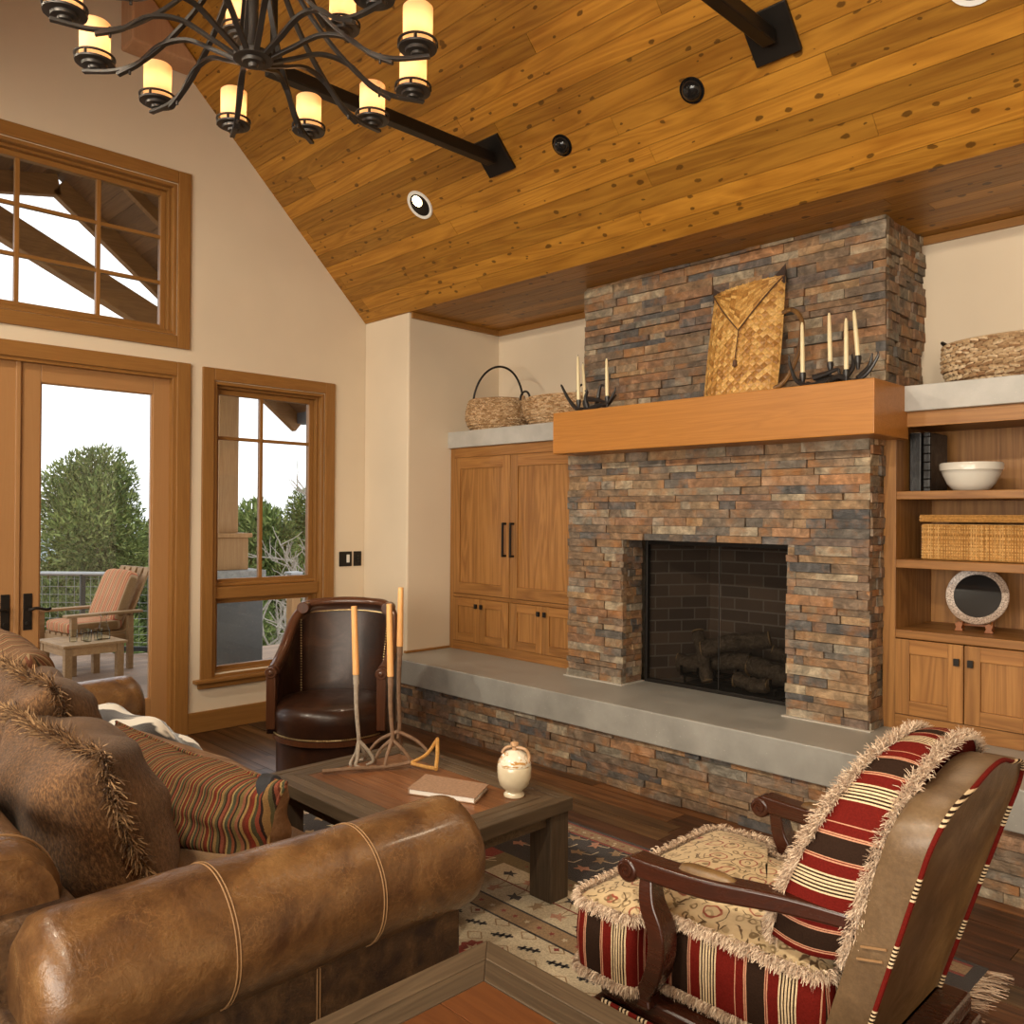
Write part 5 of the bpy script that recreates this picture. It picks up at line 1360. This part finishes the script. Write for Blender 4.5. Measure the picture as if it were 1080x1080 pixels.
# ------------------------------------------------------------------ on the coffee table
m_twig = plain('rusted_twig_iron', (.20, .115, .065), .65, noise=60); m_twig2 = plain('grey_twig_iron', (.33, .27, .21), .6, noise=60)
g = G('amber_beeswax'); m_bees = g.done(g.mix(g.noise(g.map((50, 50, 9)), 1, 4), (.70, .30, .08), (.80, .48, .20)), .45)
g.b.inputs['Subsurface Weight'].default_value = .2; g.b.inputs['Subsurface Radius'].default_value = (.02, .01, .004)
def twigstick(loc, zj, zt, lx, lb, legs, mt, rz=0):
    e = empty('twig_candlestick', (*loc, TZ), label=lb, cat='candlestick'); d = Vector(lx)
    q = MB(); zb = .085
    q.tube(bez([(0, 0, zb), d * ((zj) * .33) + Vector((.004, .002, zj * .33)), d * (zj * .66) + Vector((-.004, 0, zj * .66)), d * zj + Vector((0, 0, zj))], 6), [.0085 + .0035 * (k / 18) ** 3 for k in range(19)], 8)
    q.cyl(d * (zj - .03) + Vector((0, 0, zj - .03)), d * (zj + .01) + Vector((0, 0, zj + .01)), .0135, n=10)
    q.build('stem', mt, e, smooth=True)
    for lg in legs:
        q = MB(); pts = bez([(0, 0, zb + .03)] + [Vector(p) for p in lg], 5); n = len(pts); q.tube(pts, [.009 - .003 * k / n for k in range(n)], 7); q.build('leg', mt, e, smooth=True)
    c = empty('taper_candle', Vector((*loc, TZ)) + d * (zj + .011) + Vector((0, 0, zj + .011)), label='tall amber candle standing in ' + lb.split(',')[0], cat='candle')
    v = (d + Vector((0, 0, 1))) * (zt - zj - .011); q = MB(); q.cyl((0, 0, 0), v, .0145, .0125, n=12); q.build('wax', m_bees, c, smooth=True, angle=50, bevel=.002)
    return e
twigstick((-3.10, 2.10), .39, .70, (-.035, -.02, 0), 'the pale twig candlestick with crinkled foot, leftmost on the coffee table', [[(.03, .03, .07), (.045, .045, .03), (.03, .02, .012)], [(-.02, .0, .06), (-.03, -.02, .02), (.0, -.04, .012)], [(.02, -.02, .05), (.03, -.035, .02), (.06, -.02, .014)], [(.0, .03, .05), (-.03, .05, .02), (-.05, .04, .012)]], m_twig2)
twigstick((-3.02, 2.22), .38, .71, (-.012, -.022, 0), 'the brown iron twig candlestick, middle of the three on the coffee table', [[(.04, .03, .07), (.06, .05, .03), (.065, .05, .008)], [(-.04, -.03, .07), (-.05, -.05, .03), (-.055, -.05, .008)], [(.02, -.04, .06), (.03, -.06, .02), (.03, -.06, .008)]], m_twig)
twigstick((-3.11, 2.32), .49, .77, (.0, .01, 0), 'the tallest twig candlestick, nearest the hearth on the coffee table', [[(.06, .05, .08), (.10, .08, .04), (.11, .09, .008)], [(-.06, -.05, .08), (-.10, -.08, .03), (-.10, -.09, .008)], [(-.03, .04, .07), (-.05, .05, .03), (-.05, .05, .008)]], m_twig)
e = empty('forked_stick', (-3.02, 2.10, TZ), label='forked stick with yellow crossbar lying on the coffee table', cat='stick')
q = MB(); q.tube(bez([(-.10, -.17, .012), (-.03, -.06, .016), (.03, .06, .012), (.08, .16, .022)], 6), .0095, 8); q.build('shaft', m_twig, e, smooth=True)
q = MB(); q.tube(bez([(.08, .16, .02), (.09, .24, .045), (.06, .32, .085)], 5), .008, 7); q.tube(bez([(.08, .16, .02), (.15, .19, .012), (.20, .21, .012)], 5), .008, 7); q.tube([(.055, .33, .09), (.13, .27, .05), (.205, .20, .012)], .009, 7)
q.build('fork', plain('yellow_fork', (.52, .27, .07), .5, noise=50), e, smooth=True)
e = empty('lidded_jar', (-2.372, 2.335, TZ), label='cream ceramic lidded jar with gold-streaked lid on the coffee table', cat='jar')
g = G('cream_crackle'); m_jar = g.done(g.mix(g.noise(g.tc(), 18, 4), (.60, .50, .33), (.76, .67, .50)), .16, coat=.5)
q = MB(); q.lathe([(0, 0), (.040, 0), (.042, .008), (.033, .018), (.038, .026), (.058, .045), (.066, .075), (.067, .118), (.064, .122), (0, .12)], (0, 0, 0), 36); q.build('body', m_jar, e, smooth=True, angle=60)
g = G('gold_streak'); m_lid = g.done(g.mix(g.ramp(g.noise(g.map((12, 12, 25)), 1.6, 3, .6, 1), [(.52, 0), (.6, 1)]), (.82, .76, .62), (.50, .26, .07)), .14, coat=.6)
q = MB(); q.lathe([(.066, .121), (.067, .127), (.060, .145), (.045, .165), (.022, .178), (0, .181)], (0, 0, 0), 36); q.build('lid', m_lid, e, smooth=True, angle=60)
q = MB(); q.lathe([(.0, .176), (.012, .178), (.008, .188), (.017, .198), (.016, .208), (0, .214)], (0, 0, 0), 14); q.tube(bez([(.01, .0, .192), (.04, .02, .185), (.052, .03, .160), (.058, .02, .135)], 5), [.006] * 16, 7); q.tube(bez([(-.01, .0, .192), (-.03, -.02, .185), (-.04, -.03, .165)], 5), [.005] * 11, 7)
q.build('knob', plain('gold_knob', (.50, .30, .16), .35, noise=60), e, smooth=True)
e = empty('notebook', (-2.59, 2.13, TZ), R(0), label='tan hardcover notebook lying on the coffee table', cat='book')
cor = [(-.177, .077), (.10, .177), (.187, .027), (-.08, -.09)]
q = MB(); q.prism([(a, b, .0) for a, b in cor], (0, 0, .003)); q.prism([(a, b, .020) for a, b in cor], (0, 0, .003)); q.prism([(cor[3][0], cor[3][1], .002), (cor[0][0], cor[0][1], .002), (cor[0][0] + .006, cor[0][1] + .002, .002), (cor[3][0] + .006, cor[3][1] + .002, .002)], (0, 0, .018))
q.build('cover', plain('tan_card', (.36, .22, .14), .6, noise=90), e)
q = MB(); q.prism([(a * .97, b * .96, .003) for a, b in cor], (0, 0, .017)); q.build('pages', plain('white_page', (.85, .82, .76), .8), e)
e = empty('floor_register', (-5.50, 2.92, 0), label='dark slotted metal floor vent beside the window wall', cat='vent')
q = MB()
for k in range(12): q.box(-.12 + .02 * k, -.12 + .02 * k + .012, -.045, .045, .001, .004)
q.box(-.135, -.12, -.055, .055, .001, .004); q.box(.12, .135, -.055, .055, .001, .004); q.box(-.135, .135, .045, .055, .001, .005); q.box(-.135, .135, -.055, -.045, .001, .005)
q.build('grille', plain('bronze_vent', (.10, .06, .035), .4, .6), e)
# ------------------------------------------------------------------ porch, railing, trees
DZ = -.10
m_deck = wood('grey_deck', (.33, .215, .14), (.20, .125, .08), 'y', 1, .6, streak=.6, var=.2)
q = MB(); x = -5.80
while x > -12:
    ye = 4.2 + (x + 9.3) * 1.024 if x < -9.3 else 7.0
    q.box(x - .136, x, -2, max(ye, -1.9), DZ - .04, DZ); x -= .14
tag(q.build('floor_deck', m_deck), kind='structure')
m_cedp = wood('porch_cedar', (.50, .28, .11), (.32, .16, .055), 'z', 1, .55, streak=.7, var=.15)
m_cedx = wood('porch_boards', (.17, .085, .035), (.09, .04, .014), 'x', 1, .6, streak=.8, var=.3)
m_beamr = wood('porch_rafter', (.30, .15, .05), (.16, .07, .02), 'y', 1, .6, streak=.7, var=.15)
m_slate = concrete('pier_concrete', (.075, .073, .066))
pc = (-8.2, 3.90)
e = empty('porch_column', (*pc, DZ), label='cedar porch column on a grey concrete pier outside the tall window', cat='column')
q = MB(); q.prism([(-.27, -.29, 0), (.27, -.29, 0), (.27, .30, 0), (-.27, .30, 0)], (0, 0, .90)); q.build('pier', m_slate, e, bevel=.01)
q = MB(); q.box(-.33, .33, -.36, .30, .90, 1.035); q.build('pier_cap', plain('pale_stone_cap', (.34, .34, .32), .7, noise=20), e, bevel=.01)
q = MB(); q.box(-.18, .18, -.18, .18, 1.036, 1.36); q.box(-.21, .21, -.21, .21, 1.36, 1.405); q.build('plinth_box', m_cedp, e, bevel=.006)
q = MB(); q.box(-.105, .105, -.105, .105, 1.405, 3.55); q.build('post', m_cedp, e, bevel=.006)
# porch roof: two boarded slopes, rafters at the rake
A = Vector((0, 2.43, 4.62)); Rr = Vector((0, 4.95, 2.60)); Lf = Vector((0, -1.2, 3.9))
q = MB()
def slopeboards(a, b, n, out):
    for k in range(n):
        p0 = a.lerp(b, k / n + .001); p1 = a.lerp(b, (k + 1) / n - .001)
        q.add([(-8.6, p0.y, p0.z), (-5.82, p0.y, p0.z), (-5.82, p1.y, p1.z), (-8.6, p1.y, p1.z), (-8.6, p0.y, p0.z + .03), (-5.82, p0.y, p0.z + .03), (-5.82, p1.y, p1.z + .03), (-8.6, p1.y, p1.z + .03)],
              [(0, 1, 2, 3), (4, 7, 6, 5), (0, 4, 5, 1), (2, 6, 7, 3), (0, 3, 7, 4), (1, 5, 6, 2)])
slopeboards(A, Rr, 24, 1); slopeboards(A, Lf, 26, 1)
er = empty('roof_porch', (0, 0, 0), kind='structure'); q.build('soffit_boards', m_cedx, er, recalc=False)
q = MB()
for a, b, w, h in ((A, Rr, .09, .20), (A, Lf, .09, .20)): q.beam((-8.55, a.y, a.z - .09), (-8.55, b.y, b.z - .09), w, h, up=(0, 0, 1))
q.build('rake_rafter', m_beamr, er, bevel=.006)
q = MB()
for xx in (-7.6, -6.7): q.beam((xx, A.y, A.z - .05), (xx, Rr.y, Rr.z - .05), .07, .10)
q.build('rafter', m_beamr, er, bevel=.006)
q = MB(); q.beam((-8.45, 1.1, 4.42), (-8.25, 4.0, 2.98), .16, .24); q.build('brace_beam', m_beamr, er, bevel=.01)
q = MB(); q.box(-8.6, -5.85, 4.90, 5.05, 2.52, 2.66); q.build('gutter', plain('grey_gutter', (.10, .10, .105), .5), er, bevel=.01)
# cable railing on the far deck edge
rl = empty('deck_railing', (-9.3, 4.2, DZ), label='metal railing with wire mesh infill along the far edge of the deck', cat='railing')
d = Vector((-2.9, -2.97, 0)); m_steel = plain('grey_steel', (.30, .30, .30), .4, .8); m_dksteel = plain('dark_steel', (.04, .045, .045), .5, .5)
q = MB(); q.tube([(0, 0, .905), tuple(d + Vector((0, 0, .905)))], .026, 10); q.build('top_rail', m_steel, rl, smooth=True, angle=60)
q = MB(); q.beam((0, 0, .06), d + Vector((0, 0, .06)), .04, .05); q.build('bottom_rail', m_dksteel, rl)
q = MB()
for k in range(9): z = .13 + k * .09; q.tube([(0, 0, z), tuple(d + Vector((0, 0, z)))], .0028, 5)
for k in range(45): p = d * (k / 45); q.tube([tuple(p + Vector((0, 0, .08))), tuple(p + Vector((0, 0, .89)))], .002, 4)
q.build('wire_mesh', m_steel, rl)
for k in range(4):
    p = d * (k / 3.0); q = MB(); q.beam(p, p + Vector((0, 0, .90)), .05, .05, up=(1, 0, 0)); q.build('post', m_dksteel, rl)
e = empty('cedar_post', (-8.55, 4.90, DZ), label='short cedar post with cap on the deck edge beyond the tall window', cat='post')
q = MB(); q.box(-.055, .055, -.055, .055, 0, .92); q.build('post', m_cedp, e); q = MB(); q.box(-.075, .075, -.075, .075, .92, .95); q.build('cap', m_steel, e, bevel=.004)
# outdoor chair and table
m_teak = wood('weathered_teak', (.42, .26, .12), (.26, .14, .055), 'x', 1, .6, streak=.7)
pch = empty('patio_chair', (-9.30, 2.96, DZ), R(-82), label='slatted wooden patio armchair with striped cushions on the deck', cat='armchair'); pch.scale = (1.1, 1.1, 1.1)
q = MB()
for k in range(5): q.box(-.24, .26, -.28 + .115 * k, -.28 + .115 * k + .09, .33, .355)
q.build('seat', m_teak, pch, bevel=.004)
for sx in (-.24, .28):
    for sy in (-.32, .32): q = MB(); q.box(sx - .025, sx + .025, sy - .025, sy + .025, 0, .52 if sx > 0 else .50); q.build('leg', m_teak, pch, bevel=.004)
for sy in (-.33, .33): q = MB(); q.box(-.34, .36, sy - .045, sy + .045, .52, .545); q.build('arm', m_teak, pch, bevel=.006)
q = MB()
for k in range(5): y = -.25 + .115 * k; q.beam((-.22, y + .02, .34), (-.46, y + .02, .92), .08, .022, up=(1, 0, 0))
q.beam((-.47, -.28, .90), (-.47, .28, .90), .03, .06); q.build('back_slats', m_teak, pch, bevel=.004)
q = MB(); q.box(-.22, .26, -.29, .29, .24, .33); q.build('apron', m_teak, pch, bevel=.004)
PS = [(0, (.42, .10, .06)), (.2, (.52, .32, .14)), (.32, (.42, .10, .06)), (.45, (.45, .30, .17)), (.6, (.28, .17, .08)), (.75, (.50, .22, .11)), (.9, (.55, .38, .2))]
m_ps = stripes('patio_stripe', 'Y', .10, PS)
for nm, loc, dims, rot, lb in (('back_cushion', (-.24, 0, .66), (.11, .54, .52), (0, R(-22), 0), 'red and tan striped back cushion on the patio chair'), ('seat_cushion', (.03, 0, .41), (.52, .54, .11), (0, 0, 0), 'red and tan striped seat cushion on the patio chair')):
    q = MB(); 
    a, b_, c_ = dims
    def ell(i, j, dims=dims):
        th, ph_ = PI * i / 16 - PI / 2, 2 * PI * j / 32; e1 = .35
        f = lambda w_: sgn(w_) * abs(w_) ** e1
        return (dims[0] / 2 * f(math.cos(th)) * f(math.cos(ph_)), dims[1] / 2 * f(math.cos(th)) * f(math.sin(ph_)), dims[2] / 2 * f(math.sin(th)))
    q.grid(ell, 17, 32, closev=True)
    o = q.build(nm, m_ps, None, smooth=True, angle=180); o.matrix_world = Matrix.Translation((-9.30, 2.96, DZ)) @ Matrix.Rotation(R(-82), 4, 'Z') @ Matrix.Translation(loc) @ Matrix.Rotation(rot[1], 4, 'Y')
    tag(o, lb, 'cushion'); o.scale = (1.1,) * 3; o.location = (-9.30 + (o.location.x + 9.30) * 1.1, 2.96 + (o.location.y - 2.96) * 1.1, DZ + (o.location.z - DZ) * 1.1)
pt_ = empty('patio_table', (-8.66, 2.71, DZ), R(4), label='small square wooden patio table with glassware on the deck', cat='table')
q = MB()
for k in range(5): q.box(-.33 + .133 * k, -.33 + .133 * k + .128, -.29, .29, .36, .385)
q.build('tabletop', m_teak, pt_, bevel=.004)
q = MB(); q.box(-.29, .29, -.26, -.235, .28, .36); q.box(-.29, .29, .235, .26, .28, .36); q.box(-.29, -.265, -.235, .235, .28, .36); q.box(.265, .29, -.235, .235, .28, .36); q.build('apron', m_teak, pt_)
for sx in (-.27, .27):
    for sy in (-.235, .235): q = MB(); q.box(sx - .032, sx + .032, sy - .032, sy + .032, 0, .36); q.build('leg', m_teak, pt_, bevel=.004)
g = G('clear_glassware'); tr = g.node('ShaderNodeBsdfTransparent'); tr.inputs[0].default_value = (.90, .93, .90, 1); gl = g.node('ShaderNodeBsdfGlossy'); gl.inputs['Roughness'].default_value = .05
lw = g.node('ShaderNodeLayerWeight'); lw.inputs[0].default_value = .12; mx = g.node('ShaderNodeMixShader'); g.t.links.new(lw.outputs[0], mx.inputs[0]); g.t.links.new(tr.outputs[0], mx.inputs[1]); g.t.links.new(gl.outputs[0], mx.inputs[2]); g.t.links.new(mx.outputs[0], g.out.inputs[0]); m_cg = g.m
e = empty('glass_carafe', (-8.56, 2.87, DZ + .387), label='glass carafe with flared neck, tallest glassware on the patio table', cat='carafe')
q = MB(); q.lathe([(0, 0), (.055, 0), (.06, .02), (.055, .09), (.028, .16), (.024, .20), (.034, .245)], (0, 0, 0), 20); q.build('vessel', m_cg, e, smooth=True)
for k, (dx, dy) in enumerate(((.03, -.02), (-.03, -.12), (.08, -.13), (.0, -.23))):
    e = empty('glass_tumbler', (-8.56 + dx, 2.83 + dy, DZ + .387), label='clear glass tumbler on the patio table, ' + ('touching the carafe', 'second along behind the front one', 'standing nearest the room', 'farthest from the carafe')[k], cat='glass', group='tumblers on the patio table')
    q = MB(); q.lathe([(0, 0), (.032, 0), (.038, .10), (.040, .11)], (0, 0, 0), 16); q.build('vessel', m_cg, e, smooth=True)

# land and trees
g = G('dry_ground'); tag(None or (lambda: (lambda q: (q.grid(lambda i, j: (-10 - i * 3.0, -30 + j * 3.0, -1.3 - .035 * i * 3 + 1.2 * mnoise.noise(Vector((i * .3, j * .3, 1))) - .0), 40, 34), q.build('terrain', g.done(g.ramp(g.noise(g.tc(), .8, 6), [(.35, (.16, .15, .07)), (.6, (.36, .29, .19))]), .95), None, smooth=True, angle=180))[1])(MB()))(), kind='structure')
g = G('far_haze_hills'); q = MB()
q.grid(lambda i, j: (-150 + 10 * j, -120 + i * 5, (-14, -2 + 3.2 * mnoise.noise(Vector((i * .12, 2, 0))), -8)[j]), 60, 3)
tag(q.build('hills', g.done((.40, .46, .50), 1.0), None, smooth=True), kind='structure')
def foliage_mat():
    g = G('juniper_foliage'); i = g.island(); n = g.noise(g.tc(), 1.6, 3)
    c = g.ramp(i, [(0, (.055, .085, .018)), (.5, (.135, .19, .042)), (1, (.27, .31, .09))]); c = g.mix(1, c, g.ramp(n, [(.3, .55), (.7, 1.3)]), 'MULTIPLY'); return g.done(c, .8)
m_fol = foliage_mat(); m_bark = plain('juniper_bark', (.20, .15, .11), .9, noise=20); m_dead = plain('silver_deadwood', (.30, .26, .21), .9, noise=30)
def juniper(name, seed, h, w, n=14, per=620):
    rg = random.Random(seed); e = empty(name)
    q = MB(); pts = bez([(0, 0, 0), (rg.uniform(-.1, .1), .1, h * .4), (0, 0, h * .85)], 6); q.tube(pts, [.14 - .11 * k / len(pts) for k in range(len(pts))], 7); q.build('trunk', m_bark, e)
    q = MB()
    for k in range(n):
        t = (k + .5) / n; rr = w * (1.05 - t) ** .6 * rg.uniform(.35, .8) * (1 if t > .12 else .7); a = rg.uniform(0, 2 * PI) ; c = Vector((math.cos(a) * rr * .75, math.sin(a) * rr * .75, h * (.12 + .80 * t))); cr = w * rg.uniform(.34, .52) * (1.12 - .5 * t)
        for _ in range(per):
            u = Vector((rg.gauss(0, 1), rg.gauss(0, 1), rg.gauss(0, 1))).normalized(); p = c + Vector((u.x, u.y, u.z * 1.15)) * cr * (rg.random() ** .30)
            dd = (u + Vector((rg.gauss(0, .5), rg.gauss(0, .5), .5 + rg.gauss(0, .4)))).normalized(); s = Vector((rg.gauss(0, 1), rg.gauss(0, 1), rg.gauss(0, 1))).cross(dd).normalized() * .019
            q.add([p - s, p + s, p + dd * rg.uniform(.06, .13)], [(0, 1, 2)])
    q.build('foliage', m_fol, e, recalc=False)
    return e
def deadtree(seed, h):
    rg = random.Random(seed); e = empty('bare_tree'); q = MB()
    def br(p, d, L, r, lv):
        n = 4; pts = [p]
        for k in range(n): d = (d + Vector((rg.gauss(0, .28), rg.gauss(0, .28), rg.gauss(0, .2) + .22))).normalized(); p = p + d * L / n; pts.append(p)
        q.tube(pts, [r * (1 - .6 * k / n) for k in range(n + 1)], 5, cap=False)
        if lv: 
            for k in range(4 if lv > 1 else 3): br(pts[rg.randint(1, n)], (d + Vector((rg.gauss(0, .8), rg.gauss(0, .8), rg.gauss(0, .5)))).normalized(), L * rg.uniform(.5, .75), r * .62, lv - 1)
    br(Vector((0, 0, 0)), Vector((0, 0, 1)), h * .5, .075, 4); q.build('branches', m_dead, e, recalc=False); return e
j0 = juniper('juniper_tree', 2, 4.6, 1.9, 24, 2000); j1 = juniper('juniper_bush', 5, 3.1, 1.5, 14, 2000)
GZ = -2.1
spots = [(j0, (-15.3, 4.9, GZ), 1.0, 0, 'tall green juniper tree framed by the glass door', 'tree'), (j1, (-16.8, 6.9, GZ - .1), 1.15, 1.3, 'rounded juniper right of the tall one, seen at the door edge', 'tree'),
         (j1, (-13.9, 2.9, GZ), .95, 2.2, 'low juniper at the left behind the deck railing', 'tree'), (j1, (-12.8, 4.2, GZ), .78, 4.0, 'low juniper bush directly behind the patio chair railing', 'bush'),
         (j1, (-14.2, 7.5, GZ), 1.2, .6, 'juniper bush right of the porch column beyond the tall window', 'bush'), (j0, (-15.5, 9.4, GZ), .88, 3.1, 'juniper tree at the right side of the tall window view', 'tree'),
         (j1, (-12.9, 6.2, GZ), .80, 5.0, 'juniper bush left of the porch column beyond the tall window', 'bush')]
used = set()
for src, loc, s, rz, lb, cat in spots:
    o = src if id(src) not in used else copy_tree(src); used.add(id(src)); o.location = loc; o.scale = (s, s, s); o.rotation_euler = (0, 0, rz); tag(o, lb, cat, 'junipers beyond the deck')
d1 = deadtree(3, 5.6); d1.location = (-12.6, 7.1, GZ); tag(d1, 'bare grey branching tree in the middle of the tall window view', 'tree')
d2 = deadtree(8, 5.0); d2.location = (-12.2, 6.3, GZ); tag(d2, 'smaller bare tree beside the porch column in the tall window view', 'tree')
# ------------------------------------------------------------------ light
w = bpy.data.worlds.new('sky'); scene.world = w; w.use_nodes = True
nt = w.node_tree; bg = nt.nodes['Background']
tcn = nt.nodes.new('ShaderNodeTexCoord'); nz = nt.nodes.new('ShaderNodeTexNoise'); nz.inputs['Scale'].default_value = 2.2; nz.inputs['Detail'].default_value = 6
mp = nt.nodes.new('ShaderNodeMapping'); mp.inputs['Scale'].default_value = (1, 1, 4)
nt.links.new(tcn.outputs['Generated'], mp.inputs[0]); nt.links.new(mp.outputs[0], nz.inputs['Vector'])
rp = nt.nodes.new('ShaderNodeValToRGB'); rp.color_ramp.elements[0].position = .35; rp.color_ramp.elements[0].color = (.93, .96, 1, 1)
rp.color_ramp.elements[1].position = .65; rp.color_ramp.elements[1].color = (1, 1, 1, 1)
nt.links.new(nz.outputs['Fac'], rp.inputs[0]); nt.links.new(rp.outputs[0], bg.inputs[0]); bg.inputs[1].default_value = 1.25
def area(name, loc, target, sx, sy, power, color, spread=180):
    d = bpy.data.lights.new(name, 'AREA'); d.shape = 'RECTANGLE'; d.size = sx; d.size_y = sy; d.energy = power; d.color = color; d.spread = R(spread)
    o = bpy.data.objects.new(name, d); col.objects.link(o); o.location = loc
    o.rotation_euler = (Vector(target) - Vector(loc)).to_track_quat('-Z', 'Y').to_euler(); return o
WARM = (1, .80, .56)
# added area fill set in the made-up opening behind the camera
area('fill_south', (.2, YB - .03, 1.75), (.2, 3, 1.65), 5.5, 2.0, 210, (1, .88, .70))
def spot(name, loc, target, power, size=100, blend=.8, color=WARM, r=.05):
    d = bpy.data.lights.new(name, 'SPOT'); d.energy = power; d.spot_size = R(size); d.spot_blend = blend; d.color = color; d.shadow_soft_size = r
    o = bpy.data.objects.new(name, d); col.objects.link(o); o.location = loc
    o.rotation_euler = (Vector(target) - Vector(loc)).to_track_quat('-Z', 'Y').to_euler(); return o
for x_ in (-4.3, -2.6, -.9, .8):  # added fill spots below the unseen south slope, no fixtures built there
    spot('fill_spot_south', (x_, -.55, ZE + (-.55 - YS) - .03), (x_ - .2, 3.2, .7), 150, 140, .9, (1, .88, .68), .12)
spot('can_lamp_a', (-4.325, 3.30, 3.49), (-4.3, 3.0, 0), 30, 90, .9, WARM, .05)
spot('can_lamp_b', (-1.045, 3.31, 3.46), (-1.1, 2.8, 0), 45, 90, .9, WARM, .05)
scene.view_settings.view_transform = 'Standard'; scene.view_settings.look = 'None'
scene.view_settings.gamma = 1; scene.view_settings.use_curve_mapping = False
scene.view_settings.exposure = 0.7
